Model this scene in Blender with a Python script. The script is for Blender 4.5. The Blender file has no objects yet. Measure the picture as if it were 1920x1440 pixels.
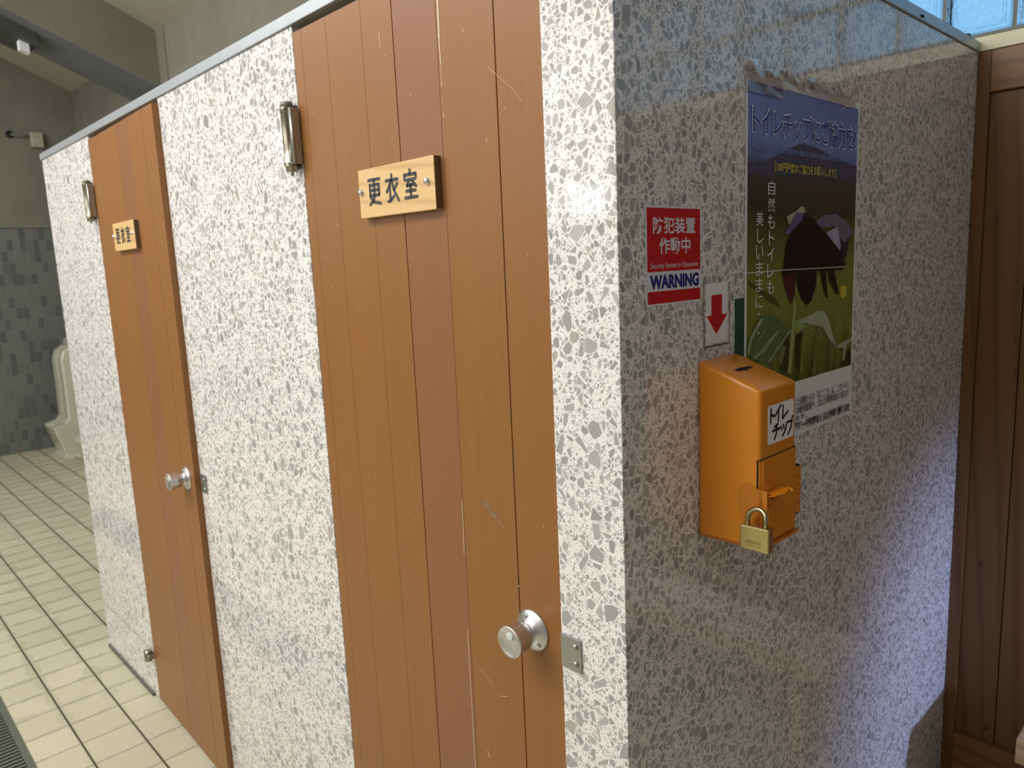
import bpy, bmesh, math, random
from mathutils import Vector, Matrix
random.seed(7)
S = bpy.context.scene
COL = S.collection
# ------------------------------------------------------------------ camera, sky, lights, exposure
cam_d = bpy.data.cameras.new('camera')
cam = bpy.data.objects.new('camera', cam_d); COL.objects.link(cam); S.camera = cam
right = Vector((0.6917921624856086, 0.7207823893461344, -0.04354711393379401))
up = Vector((-0.08588613066077902, 0.14201035290338168, 0.9861321575876008))
fwd = Vector((-0.7169708337747114, 0.6784584046769077, -0.16014685959974542))
cm = Matrix((right, up, -fwd)).transposed().to_4x4()
cm.translation = Vector((0.55297, -0.70348, 1.41849))
cam.matrix_world = cm
cam_d.sensor_width = 36; cam_d.lens = 1397.25/1920*36
cam_d.clip_start = 0.02; cam_d.clip_end = 60
cam_d.dof.use_dof = True; cam_d.dof.focus_distance = 1.0; cam_d.dof.aperture_fstop = 9.0

W = bpy.data.worlds.new('sky'); S.world = W; W.use_nodes = True
wb = W.node_tree.nodes['Background']
_t = W.node_tree; _tc_ = _t.nodes.new('ShaderNodeTexCoord'); _no = _t.nodes.new('ShaderNodeTexNoise'); _no.inputs['Scale'].default_value = 9; _no.inputs['Detail'].default_value = 5
_rp = _t.nodes.new('ShaderNodeValToRGB'); _rp.color_ramp.elements[0].position = 0.38; _rp.color_ramp.elements[1].position = 0.66
_rp.color_ramp.elements[0].color = (0.13, 0.47, 0.92, 1); _rp.color_ramp.elements[1].color = (0.50, 0.80, 1.0, 1)
_t.links.new(_tc_.outputs['Generated'], _no.inputs['Vector']); _t.links.new(_no.outputs['Fac'], _rp.inputs[0]); _t.links.new(_rp.outputs[0], wb.inputs['Color'])
wb.inputs['Strength'].default_value = 1.75
S.view_settings.view_transform = 'Standard'; S.view_settings.look = 'None'
S.view_settings.gamma = 1.0; S.view_settings.use_curve_mapping = False
S.view_settings.exposure = -0.27

def light(name, kind, loc, target, energy, color, **kw):
    l = bpy.data.lights.new(name, kind); o = bpy.data.objects.new(name, l); COL.objects.link(o)
    o.location = loc
    d = Vector(target) - Vector(loc)
    o.rotation_euler = d.to_track_quat('-Z', 'Y').to_euler()
    l.energy = energy; l.color = color
    for k, v in kw.items(): setattr(l, k, v)
    return o
# daylight through the window of the wall opposite the cubicles
WHT = (1.0, 0.985, 0.96)
light('daylight_window', 'AREA', (-1.55, -2.66, 2.15), (-1.55, 0, 1.95), 24, WHT, shape='RECTANGLE', size=3.0, size_y=1.1)
light('far_end_fill', 'AREA', (-4.9, -2.66, 2.15), (-5.2, 0.6, 1.6), 24, WHT, shape='RECTANGLE', size=2.0, size_y=1.1)  # second area light, added to brighten the far end
# roof fill lights added above the aisle in front of the cubicles
light('roof_fill', 'AREA', (-1.5, -1.875, 3.39), (-1.5, -1.30, 2.39), 130, WHT, shape='RECTANGLE', size=3.0, size_y=1.1)
light('roof_fill_far', 'AREA', (-4.65, -1.32, 3.63), (-4.65, -0.70, 2.63), 74, WHT, shape='RECTANGLE', size=1.9, size_y=1.1)
light('pillar_glint_light', 'AREA', (-2.30, -2.64, 1.765), (-0.2, 0, 1.6), 0.75, (1.0, 0.98, 0.95), shape='RECTANGLE', size=0.20, size_y=0.15)  # small added light that makes the highlight on the corner pillar
# added fill for the terrazzo side panel, placed unseen behind the camera
light('side_panel_fill', 'AREA', (1.0, -1.2, 2.95), (0.9, 0.2, 1.0), 7.0, (0.98, 0.965, 1.0), shape='RECTANGLE', size=0.9, size_y=0.2)
# added spot imitating bluish daylight from the right, low over the bench
light('blue_daylight_spot', 'SPOT', (1.62, 1.26, 0.80), (0.0, 1.34, 0.24), 92, (0.46, 0.54, 1.0), spot_size=math.radians(58), spot_blend=1.0, shadow_soft_size=0.05)

# ------------------------------------------------------------------ material helpers
def nt(name):
    m = bpy.data.materials.new(name); m.use_nodes = True
    t = m.node_tree; b = t.nodes['Principled BSDF']
    return m, t, b
def N(t, typ, **kw):
    n = t.nodes.new(typ)
    for k, v in kw.items():
        if k.startswith('i_'):
            key = k[2:]
            key = int(key) if key.isdigit() else key.replace('_', ' ')
            n.inputs[key].default_value = v
        else: setattr(n, k, v)
    return n
def math_(t, op, a, b=None):
    n = N(t, 'ShaderNodeMath', operation=op)
    for i, v in enumerate((a, b)):
        if v is None: continue
        if isinstance(v, (int, float)): n.inputs[i].default_value = v
        else: t.links.new(v, n.inputs[i])
    return n.outputs[0]
def mix(t, f, a, b, blend='MIX'):
    n = N(t, 'ShaderNodeMix', data_type='RGBA', blend_type=blend)
    for s, v in ((n.inputs[0], f), (n.inputs[6], a), (n.inputs[7], b)):
        if isinstance(v, (int, float)): s.default_value = v
        elif isinstance(v, tuple): s.default_value = v if len(v) == 4 else (*v, 1)
        else: t.links.new(v, s)
    return n.outputs[2]
def ramp(t, f, stops, interp='LINEAR'):
    n = N(t, 'ShaderNodeValToRGB'); r = n.color_ramp; r.interpolation = interp
    while len(r.elements) > 1: r.elements.remove(r.elements[-1])
    r.elements[0].position = stops[0][0]; r.elements[0].color = (*stops[0][1], 1)
    for p, c in stops[1:]:
        e = r.elements.new(p); e.color = (*c, 1)
    t.links.new(f, n.inputs[0]); return n.outputs[0]
def coord(t, scale=(1, 1, 1), loc=(0, 0, 0)):
    tc = N(t, 'ShaderNodeTexCoord'); mp = N(t, 'ShaderNodeMapping')
    mp.inputs['Scale'].default_value = scale; mp.inputs['Location'].default_value = loc
    t.links.new(tc.outputs['Object'], mp.inputs['Vector']); return mp.outputs[0]
def noise(t, vec, scale, detail=4, rough=0.55, dist=0.0):
    n = N(t, 'ShaderNodeTexNoise'); n.inputs['Scale'].default_value = scale
    n.inputs['Detail'].default_value = detail; n.inputs['Roughness'].default_value = rough; n.inputs['Distortion'].default_value = dist
    t.links.new(vec, n.inputs['Vector']); return n.outputs['Fac']
def bump(t, b, h, strength, dist=0.002):
    n = N(t, 'ShaderNodeBump'); n.inputs['Strength'].default_value = strength; n.inputs['Distance'].default_value = dist
    t.links.new(h, n.inputs['Height']); t.links.new(n.outputs[0], b.inputs['Normal'])
def plain(name, col, rough=0.5, metal=0.0, var=0.08, scale=25, **kw):
    m, t, b = nt(name)
    v = coord(t); f = noise(t, v, scale)
    dark = tuple(c*(1-var) for c in col); lite = tuple(min(1, c*(1+var)) for c in col)
    t.links.new(mix(t, f, dark, lite), b.inputs['Base Color'])
    b.inputs['Roughness'].default_value = rough; b.inputs['Metallic'].default_value = metal
    for k, val in kw.items(): b.inputs[k.replace('_', ' ')].default_value = val
    return m

def terrazzo():
    m, t, b = nt('polished_terrazzo')
    v0 = coord(t)
    n = N(t, 'ShaderNodeTexNoise'); n.inputs['Scale'].default_value = 55; n.inputs['Detail'].default_value = 2
    t.links.new(v0, n.inputs['Vector'])
    vm = N(t, 'ShaderNodeVectorMath', operation='MULTIPLY_ADD')
    t.links.new(n.outputs['Color'], vm.inputs[0]); vm.inputs[1].default_value = (0.0035,)*3; t.links.new(v0, vm.inputs[2])
    vec = vm.outputs[0]
    base = mix(t, noise(t, v0, 120, 3), (0.81, 0.78, 0.765), (0.91, 0.882, 0.868))
    col = base; occ = None
    # chips from large to small; each size only fills the room the larger ones leave
    for sc, thr, margin, spread, stretch in ((52, 0.82, 0.06, 0.05, (1, 1, 0.85)), (84, 0.44, 0.078, 0.13, (1, 1, 0.88)), (175, 0.44, 0.095, 0.15, (1, 1, 0.9)), (360, 0.55, 0.11, 0.12, (1, 1, 1))):
        mp = N(t, 'ShaderNodeMapping'); mp.inputs['Scale'].default_value = stretch
        mp.inputs['Location'].default_value = (sc*0.013, sc*0.007, sc*0.003)
        t.links.new(vec, mp.inputs['Vector'])
        a = N(t, 'ShaderNodeTexVoronoi', feature='F1'); e = N(t, 'ShaderNodeTexVoronoi', feature='DISTANCE_TO_EDGE')
        for x in (a, e):
            x.inputs['Scale'].default_value = sc; t.links.new(mp.outputs[0], x.inputs['Vector'])
        sp = N(t, 'ShaderNodeSeparateColor'); t.links.new(a.outputs['Color'], sp.inputs[0])
        on = math_(t, 'GREATER_THAN', sp.outputs[0], thr)
        d = math_(t, 'SUBTRACT', e.outputs['Distance'], math_(t, 'MULTIPLY', sp.outputs[1], spread))
        ed = N(t, 'ShaderNodeMapRange'); ed.inputs[1].default_value = margin*0.85; ed.inputs[2].default_value = margin*1.15
        t.links.new(d, ed.inputs[0])
        mk = math_(t, 'MULTIPLY', on, ed.outputs[0])
        halo = math_(t, 'MULTIPLY', on, math_(t, 'GREATER_THAN', d, margin*0.30))
        if occ is not None: mk = math_(t, 'MULTIPLY', mk, math_(t, 'SUBTRACT', 1.0, occ))
        occ = halo if occ is None else math_(t, 'MAXIMUM', occ, halo)
        chip = ramp(t, sp.outputs[2], [(0.0, (0.36, 0.36, 0.355)), (0.3, (0.25, 0.25, 0.25)), (0.5, (0.45, 0.445, 0.435)), (0.68, (0.30, 0.297, 0.295)), (0.86, (0.40, 0.395, 0.38)), (0.95, (0.41, 0.38, 0.30)), (1.0, (0.52, 0.51, 0.50))])
        chip = mix(t, math_(t, 'MULTIPLY', noise(t, vec, 300, 2), 0.5), chip, (0.52, 0.52, 0.51))
        col = mix(t, mk, col, chip)
    t.links.new(col, b.inputs['Base Color'])
    b.inputs['Roughness'].default_value = 0.115
    b.inputs['IOR'].default_value = 1.5
    rr = noise(t, v0, 70, 2)
    t.links.new(ramp(t, rr, [(0.3, (0.03,)*3), (0.7, (0.075,)*3)]), b.inputs['Roughness'])
    return m

def painted_wood():
    m, t, b = nt('brown_painted_boards')
    v = coord(t, (55, 55, 1.6)); g = noise(t, v, 2.2, 5, 0.6, 0.6)
    v2 = coord(t, (9, 9, 0.5)); g2 = noise(t, v2, 2.0, 3)
    at = N(t, 'ShaderNodeAttribute'); at.attribute_name = 'tint'
    c = mix(t, g, (0.252, 0.102, 0.024), (0.310, 0.137, 0.034))
    c = mix(t, math_(t, 'MULTIPLY', g2, 0.35), c, (0.220, 0.094, 0.036))
    c = mix(t, at.outputs['Fac'], c, (0.245, 0.102, 0.050))
    t.links.new(c, b.inputs['Base Color'])
    b.inputs['Roughness'].default_value = 0.40; b.inputs['Specular IOR Level'].default_value = 0.40
    bump(t, b, noise(t, coord(t, (220, 220, 10)), 2.0, 3), 0.10, 0.001)
    return m

def raw_wood(name, ca, cb, cl, sx, axis=2, rough=0.45, rings=True):
    m, t, b = nt(name)
    sc = [sx]*3; sc[axis] = sx*0.07
    v = coord(t, tuple(sc))
    g = noise(t, v, 1.0, 4, 0.55, 0.8)
    c = mix(t, g, ca, cb)
    if rings:
        w = N(t, 'ShaderNodeTexWave', wave_type='BANDS', bands_direction='DIAGONAL')
        w.inputs['Scale'].default_value = 0.55; w.inputs['Distortion'].default_value = 5.0; w.inputs['Detail'].default_value = 2.0; w.inputs['Detail Scale'].default_value = 0.6
        t.links.new(v, w.inputs['Vector'])
        f = math_(t, 'POWER', w.outputs['Fac'], 5.0)
        c = mix(t, math_(t, 'MULTIPLY', f, 0.55), c, cl)
    t.links.new(c, b.inputs['Base Color']); b.inputs['Roughness'].default_value = rough
    return m

def concrete(name, ca, cb):
    m, t, b = nt(name)
    v = coord(t); f = noise(t, v, 2.2, 8, 0.62, 0.4); f2 = noise(t, v, 14, 5, 0.6)
    c = mix(t, ramp(t, f, [(0.35, (0,)*3), (0.68, (1,)*3)]), ca, cb)
    c = mix(t, math_(t, 'MULTIPLY', f2, 0.35), c, tuple(x*0.8 for x in ca))
    pit = N(t, 'ShaderNodeTexVoronoi'); pit.inputs['Scale'].default_value = 9; t.links.new(v, pit.inputs['Vector'])
    pk = math_(t, 'LESS_THAN', pit.outputs['Distance'], 0.055)
    c = mix(t, math_(t, 'MULTIPLY', pk, 0.5), c, tuple(x*0.45 for x in ca))
    t.links.new(c, b.inputs['Base Color']); b.inputs['Roughness'].default_value = 0.85
    bump(t, b, f2, 0.25, 0.004)
    return m

def grid_mask(t, u, v, pu, pv, ou, ov, ju, jv):
    """joint mask of a square grid plus the cell's own random number"""
    out = []
    for c, p, o, j in ((u, pu, ou, ju), (v, pv, ov, jv)):
        s = math_(t, 'DIVIDE', math_(t, 'SUBTRACT', c, o), p)
        fr = math_(t, 'FRACT', s); fl = math_(t, 'FLOOR', s)
        d = math_(t, 'MULTIPLY', math_(t, 'SUBTRACT', 0.5, math_(t, 'ABSOLUTE', math_(t, 'SUBTRACT', fr, 0.5))), p)
        out.append((math_(t, 'LESS_THAN', d, j/2), fl, d))
    cb = N(t, 'ShaderNodeCombineXYZ'); t.links.new(out[0][1], cb.inputs[0]); t.links.new(out[1][1], cb.inputs[1])
    wn = N(t, 'ShaderNodeTexWhiteNoise', noise_dimensions='3D'); t.links.new(cb.outputs[0], wn.inputs['Vector'])
    return out[0][0], out[1][0], wn.outputs['Value'], out[0][2], out[1][2]

def floor_tile():
    m, t, b = nt('cream_floor_tiles')
    v = coord(t); sp = N(t, 'ShaderNodeSeparateXYZ'); t.links.new(v, sp.inputs[0])
    jx, jy, rnd, dx, dy = grid_mask(t, sp.outputs[0], sp.outputs[1], 0.1413, 0.1485, -1.660, -0.105, 0.0045, 0.0062)
    n1 = noise(t, v, 9, 5, 0.6); n2 = noise(t, v, 45, 3)
    c = mix(t, rnd, (0.53, 0.50, 0.355), (0.60, 0.565, 0.415))
    c = mix(t, math_(t, 'MULTIPLY', n2, 0.35), c, (0.52, 0.49, 0.35))
    # worn pale patches in the middle of the tiles, dirt towards their rims
    d = math_(t, 'MINIMUM', dx, dy)
    wob = math_(t, 'ADD', d, math_(t, 'MULTIPLY', math_(t, 'SUBTRACT', n1, 0.5), 0.11))
    rim = N(t, 'ShaderNodeMapRange'); rim.inputs[1].default_value = 0.010; rim.inputs[2].default_value = 0.017; rim.inputs[3].default_value = 1; rim.inputs[4].default_value = 0
    t.links.new(wob, rim.inputs[0])
    far = N(t, 'ShaderNodeMapRange'); far.inputs[1].default_value = -1.9; far.inputs[2].default_value = -2.3; far.inputs[3].default_value = 0.1; far.inputs[4].default_value = 0.55
    t.links.new(sp.outputs[0], far.inputs[0])
    c = mix(t, math_(t, 'MULTIPLY', rim.outputs[0], far.outputs[0]), c, (0.40, 0.38, 0.26))
    gx = mix(t, n1, (0.16, 0.14, 0.085), (0.30, 0.275, 0.19)); gy = mix(t, n1, (0.045, 0.042, 0.025), (0.10, 0.09, 0.06))
    c = mix(t, jx, c, gx); c = mix(t, jy, c, gy)
    t.links.new(c, b.inputs['Base Color']); b.inputs['Roughness'].default_value = 0.5
    bump(t, b, math_(t, 'SUBTRACT', 1.0, math_(t, 'MAXIMUM', jx, jy)), 0.5, 0.002)
    return m

def wall_tile():
    m, t, b = nt('dark_grey_wall_tiles')
    v = coord(t); sp = N(t, 'ShaderNodeSeparateXYZ'); t.links.new(v, sp.inputs[0])
    jx, jy, rnd, dx, dy = grid_mask(t, sp.outputs[1], sp.outputs[2], 0.0475, 0.0935, 0.010, 1.880, 0.0035, 0.0035)
    c = ramp(t, rnd, [(0, (0.155, 0.165, 0.150)), (0.5, (0.175, 0.185, 0.170)), (0.74, (0.16, 0.17, 0.155)), (0.78, (0.105, 0.112, 0.105)), (1, (0.125, 0.133, 0.125))])
    c = mix(t, math_(t, 'MULTIPLY', math_(t, 'MAXIMUM', jx, jy), 0.75), c, (0.21, 0.22, 0.20))
    t.links.new(c, b.inputs['Base Color']); b.inputs['Roughness'].default_value = 0.45
    return m

def poster_print():
    m, t, b = nt('poster_photograph_print')
    v = coord(t); sp = N(t, 'ShaderNodeSeparateXYZ'); t.links.new(v, sp.inputs[0])
    n1 = noise(t, v, 14, 3, 0.5); n2 = noise(t, coord(t, (1, 26, 5)), 1.6, 3, 0.5)
    z = math_(t, 'ADD', sp.outputs[2], math_(t, 'MULTIPLY', math_(t, 'SUBTRACT', n1, 0.5), 0.06))
    zz = math_(t, 'DIVIDE', z, 0.547)
    c = ramp(t, zz, [(0.16, (0.10, 0.14, 0.02)), (0.30, (0.20, 0.23, 0.045)), (0.45, (0.21, 0.235, 0.045)), (0.58, (0.10, 0.115, 0.03)),
                     (0.655, (0.035, 0.04, 0.028)), (0.74, (0.055, 0.055, 0.05)), (0.775, (0.06, 0.065, 0.09)), (0.80, (0.13, 0.19, 0.42)), (0.86, (0.20, 0.29, 0.66)), (0.93, (0.14, 0.23, 0.60)), (1.0, (0.09, 0.15, 0.50))])
    low = N(t, 'ShaderNodeMapRange'); low.inputs[1].default_value = 0.40; low.inputs[2].default_value = 0.16; t.links.new(zz, low.inputs[0])
    streak = ramp(t, n2, [(0.40, (0,)*3), (0.62, (1,)*3)])
    c = mix(t, math_(t, 'MULTIPLY', math_(t, 'MULTIPLY', streak, low.outputs[0]), 0.75), c, (0.02, 0.03, 0.006))
    t.links.new(c, b.inputs['Base Color']); b.inputs['Roughness'].default_value = 0.22
    return m

def glass_block_mat():
    m, t, b = nt('patterned_block_glass')
    b.inputs['Base Color'].default_value = (0.84, 0.95, 1.0, 1); b.inputs['Transmission Weight'].default_value = 1.0
    b.inputs['Roughness'].default_value = 0.12; b.inputs['IOR'].default_value = 1.45
    v = coord(t); bump(t, b, noise(t, v, 110, 4, 0.65), 1.0, 0.008)
    return m

def clear_film(name='clear_film'):
    m, t, b = nt(name)
    out = t.nodes['Material Output']
    tr = N(t, 'ShaderNodeBsdfTransparent'); gl = N(t, 'ShaderNodeBsdfGlossy'); gl.inputs['Roughness'].default_value = 0.08
    ly = N(t, 'ShaderNodeLayerWeight'); ly.inputs['Blend'].default_value = 0.30
    mx = N(t, 'ShaderNodeMixShader')
    v = coord(t); n = noise(t, v, 45, 3, 0.6, 0.5)
    bp = N(t, 'ShaderNodeBump'); bp.inputs['Strength'].default_value = 0.3; bp.inputs['Distance'].default_value = 0.003
    t.links.new(n, bp.inputs['Height']); t.links.new(bp.outputs[0], gl.inputs['Normal']); t.links.new(bp.outputs[0], ly.inputs['Normal'])
    t.links.new(math_(t, 'ADD', 0.13, math_(t, 'MULTIPLY', ly.outputs['Fresnel'], 0.8)), mx.inputs[0])
    t.links.new(tr.outputs[0], mx.inputs[1]); t.links.new(gl.outputs[0], mx.inputs[2])
    t.links.new(mx.outputs[0], out.inputs['Surface'])
    return m

MT = dict(
    terrazzo=terrazzo(), door=painted_wood(), floor=floor_tile(), wtile=wall_tile(),
    conc=concrete('grey_concrete', (0.185, 0.180, 0.145), (0.25, 0.243, 0.20)),
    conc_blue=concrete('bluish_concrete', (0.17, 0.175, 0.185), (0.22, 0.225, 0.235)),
    ceil=concrete('beige_ceiling_board', (0.42, 0.405, 0.315), (0.47, 0.455, 0.36)),
    hall=plain('grey_hall_wall', (0.30, 0.285, 0.28), 0.8),
    sky_block=plain('opaque_sky_blocker', (0.80, 0.82, 0.82), 0.4),  # opaque material of the panes added to block sky light
    white=plain('white_wall_paint', (0.72, 0.70, 0.66), 0.7),
    alu=plain('aluminium_rail', (0.42, 0.455, 0.48), 0.40, 0.55, 0.08, 40),
    joint=plain('pale_joint_filler', (0.74, 0.72, 0.68), 0.6),
    dark=plain('dark_gap_shade', (0.028, 0.027, 0.022), 0.8),  # shade of the door gaps, painted dark
    grey_rub=plain('grey_floor_strip', (0.12, 0.125, 0.105), 0.7),
    steel=plain('brushed_steel', (0.68, 0.68, 0.68), 0.33, 1.0, 0.06, 200),
    zinc=plain('dull_zinc_steel', (0.43, 0.44, 0.43), 0.45, 1.0, 0.12, 90),
    hinge=plain('bronzed_hinge_metal', (0.36, 0.33, 0.25), 0.26, 1.0, 0.10, 60),
    hingecap=plain('grey_hinge_cap', (0.22, 0.22, 0.18), 0.5, 0.5),
    orange=plain('orange_enamel', (0.72, 0.245, 0.010), 0.30, 0, 0.04, 30, Coat_Weight=0.3, Coat_Roughness=0.12),
    orange_in=plain('orange_enamel_chipped', (0.60, 0.20, 0.012), 0.45, 0, 0.15, 120),
    black=plain('black_ink', (0.012, 0.012, 0.013), 0.45),
    blackslot=plain('black_slot', (0.008, 0.008, 0.008), 0.7),
    ink=plain('dark_sign_paint', (0.030, 0.034, 0.040), 0.4),
    paper=plain('white_sticker', (0.88, 0.87, 0.89), 0.35, 0, 0.03),
    paperg=plain('pale_grey_sticker', (0.74, 0.76, 0.84), 0.3, 0, 0.03),
    red=plain('red_print', (0.56, 0.012, 0.018), 0.3, 0, 0.04),
    navy=plain('navy_print', (0.012, 0.022, 0.21), 0.3, 0, 0.03),
    titleblue=plain('dark_blue_title', (0.014, 0.045, 0.33), 0.25, 0, 0.03),
    paleblue=plain('pale_blue_print', (0.20, 0.28, 0.62), 0.25, 0, 0.03),
    outline=plain('light_outline_print', (0.70, 0.78, 0.95), 0.25, 0, 0.03),
    mount=plain('mountain_print', (0.060, 0.072, 0.140), 0.25, 0, 0.25, 18),
    yellow=plain('yellow_print', (0.80, 0.48, 0.02), 0.25, 0, 0.03),
    pwhite=plain('white_print', (0.84, 0.86, 0.84), 0.25, 0, 0.03),
    film=clear_film(), poster=poster_print(),
    margin=plain('poster_margin', (0.86, 0.86, 0.89), 0.24, 0, 0.03),
    green=plain('dark_green_card', (0.012, 0.075, 0.060), 0.3, 0, 0.6, 60),
    brass=plain('brushed_brass', (0.66, 0.54, 0.26), 0.25, 1.0, 0.10, 150),
    brassd=plain('engraved_brass', (0.16, 0.12, 0.04), 0.4, 1.0),
    shackle=plain('dull_brass_shackle', (0.42, 0.37, 0.22), 0.28, 1.0, 0.1),
    sign=raw_wood('clear_pine_board', (0.68, 0.44, 0.185), (0.74, 0.51, 0.235), (0.50, 0.29, 0.105), 42, 0, 0.35),
    signend=raw_wood('shaded_board_end', (0.10, 0.062, 0.022), (0.16, 0.10, 0.038), (0.06, 0.03, 0.01), 120, 2, 0.6),  # shade on the board's right end put into the colour
    panel=raw_wood('brown_stained_planks', (0.128, 0.058, 0.017), (0.175, 0.083, 0.024), (0.078, 0.031, 0.009), 26, 2, 0.42),
    rail_w=raw_wood('brown_stained_rail', (0.185, 0.084, 0.027), (0.245, 0.115, 0.039), (0.11, 0.046, 0.014), 26, 0, 0.42),
    knot=plain('dark_wood_knot', (0.055, 0.022, 0.009), 0.5),
    bench=raw_wood('pale_bench_wood', (0.60, 0.40, 0.22), (0.70, 0.50, 0.30), (0.45, 0.27, 0.13), 40, 0, 0.5),
    sill=concrete('cream_painted_sill', (0.66, 0.62, 0.44), (0.78, 0.74, 0.56)),
    mortar=concrete('grey_mortar', (0.17, 0.17, 0.15), (0.25, 0.25, 0.22)),
    block=glass_block_mat(),
    ceramic=plain('cream_ceramic', (0.66, 0.66, 0.52), 0.18, 0, 0.03, 8, Coat_Weight=0.5),
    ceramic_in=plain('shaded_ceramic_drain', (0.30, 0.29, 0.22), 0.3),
    greyplate=plain('grey_flush_plate', (0.42, 0.43, 0.37), 0.4),
    fixture=plain('dark_grey_fixture_steel', (0.060, 0.062, 0.055), 0.5),
    tag=plain('white_plastic_cap', (0.80, 0.82, 0.82), 0.4),
    pipe=plain('grey_conduit', (0.16, 0.165, 0.145), 0.6),
    boxplate=plain('pale_junction_box', (0.42, 0.41, 0.33), 0.5, 0, 0.35, 25),
    scratch=plain('bare_scratch', (0.66, 0.50, 0.36), 0.6),
    scuff=plain('grey_scuff', (0.30, 0.23, 0.17), 0.6),
    grate=plain('steel_grating', (0.55, 0.56, 0.53), 0.35, 1.0),
    channel=plain('grey_green_drain_frame', (0.13, 0.145, 0.11), 0.5, 0.2, 0.25),
    chromeled=plain('milky_indicator', (0.62, 0.66, 0.66), 0.35),
)

# ------------------------------------------------------------------ mesh helpers
class MB:
    def __init__(s): s.bm = bmesh.new()
    def box(s, x0, x1, y0, y1, z0, z1, bev=0.0, seg=2, tint=None):
        b2 = bmesh.new(); bmesh.ops.create_cube(b2, size=1.0)
        for v in b2.verts:
            v.co = Vector(((x0+x1)/2 + v.co.x*(x1-x0), (y0+y1)/2 + v.co.y*(y1-y0), (z0+z1)/2 + v.co.z*(z1-z0)))
        if bev: bmesh.ops.bevel(b2, geom=b2.edges[:], offset=bev, segments=seg, affect='EDGES', profile=0.5)
        s.add(b2, tint); return s
    def add(s, b2, tint=None):
        if tint is not None:
            la = s.bm.faces.layers.float.get('tint') or s.bm.faces.layers.float.new('tint')
            lb = b2.faces.layers.float.get('tint') or b2.faces.layers.float.new('tint')
            for f in b2.faces: f[lb] = tint
        me = bpy.data.meshes.new('tmp'); b2.to_mesh(me); b2.free(); s.bm.from_mesh(me); bpy.data.meshes.remove(me)
    def hexa(s, pts, bev=0.0, seg=2):
        """eight corners: bottom ring of four, then the top ring"""
        b2 = bmesh.new(); v = [b2.verts.new(p) for p in pts]
        for f in ((3, 2, 1, 0), (4, 5, 6, 7), (0, 1, 5, 4), (1, 2, 6, 5), (2, 3, 7, 6), (3, 0, 4, 7)): b2.faces.new([v[i] for i in f])
        bmesh.ops.recalc_face_normals(b2, faces=b2.faces[:])
        if bev: bmesh.ops.bevel(b2, geom=b2.edges[:], offset=bev, segments=seg, affect='EDGES', profile=0.5)
        s.add(b2); return s
    def lathe(s, org, axis, prof, seg=32):
        """prof: (radius, distance along axis)"""
        a = Vector(axis).normalized(); u = a.orthogonal().normalized(); w = a.cross(u); o = Vector(org)
        rings = []
        for r, h in prof:
            if r < 1e-6: rings.append([s.bm.verts.new(o + a*h)])
            else: rings.append([s.bm.verts.new(o + a*h + (u*math.cos(k*math.tau/seg) + w*math.sin(k*math.tau/seg))*r) for k in range(seg)])
        fs = []
        for A, B in zip(rings, rings[1:]):
            for k in range(seg):
                k2 = (k+1) % seg
                if len(A) == 1 and len(B) == 1: continue
                if len(A) == 1: fs.append(s.bm.faces.new((A[0], B[k2], B[k])))
                elif len(B) == 1: fs.append(s.bm.faces.new((A[k], A[k2], B[0])))
                else: fs.append(s.bm.faces.new((A[k], A[k2], B[k2], B[k])))
        if len(rings[0]) > 1: fs.append(s.bm.faces.new(list(reversed(rings[0]))))
        if len(rings[-1]) > 1: fs.append(s.bm.faces.new(rings[-1]))
        for f in fs: f.smooth = True
        bmesh.ops.recalc_face_normals(s.bm, faces=fs); return s
    def cyl(s, p0, p1, r, seg=24):
        d = Vector(p1) - Vector(p0); return s.lathe(p0, d, [(r, 0), (r, d.length)], seg)
    def tube(s, pts, r, seg=14):
        P = [Vector(p) for p in pts]; rings = []; prev = None
        for i, p in enumerate(P):
            d = (P[min(i+1, len(P)-1)] - P[max(i-1, 0)]).normalized()
            u = d.orthogonal().normalized() if prev is None else (prev - d*prev.dot(d)).normalized()
            prev = u; w = d.cross(u)
            rings.append([s.bm.verts.new(p + (u*math.cos(k*math.tau/seg) + w*math.sin(k*math.tau/seg))*r) for k in range(seg)])
        fs = []
        for A, B in zip(rings, rings[1:]):
            for k in range(seg): fs.append(s.bm.faces.new((A[k], A[(k+1) % seg], B[(k+1) % seg], B[k])))
        fs.append(s.bm.faces.new(rings[0])); fs.append(s.bm.faces.new(rings[-1]))
        for f in fs: f.smooth = True
        bmesh.ops.recalc_face_normals(s.bm, faces=fs); return s
    def poly(s, pts):
        f = s.bm.faces.new([s.bm.verts.new(p) for p in pts]); return s
    def prism(s, pts, d):
        b2 = bmesh.new(); f = b2.faces.new([b2.verts.new(p) for p in pts])
        r = bmesh.ops.extrude_face_region(b2, geom=[f])
        for e in r['geom']:
            if isinstance(e, bmesh.types.BMVert): e.co += Vector(d)
        bmesh.ops.recalc_face_normals(b2, faces=b2.faces[:]); s.add(b2); return s
    def loft(s, rings, cap=True, smooth=False):
        R = [[s.bm.verts.new(p) for p in r] for r in rings]; fs = []; n = len(R[0])
        for A, B in zip(R, R[1:]):
            for k in range(n): fs.append(s.bm.faces.new((A[k], A[(k+1) % n], B[(k+1) % n], B[k])))
        if cap: fs.append(s.bm.faces.new(R[0])); fs.append(s.bm.faces.new(R[-1]))
        for f in fs: f.smooth = smooth
        bmesh.ops.recalc_face_normals(s.bm, faces=fs); return s
    def rot(s, ang, piv, axis='Z'):
        bmesh.ops.rotate(s.bm, cent=piv, matrix=Matrix.Rotation(ang, 3, axis), verts=s.bm.verts[:]); return s
    def face_normal(s, n):
        for f in s.bm.faces:
            f.normal_update()
            if f.normal.dot(Vector(n)) < 0: f.normal_flip()
        return s

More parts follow.
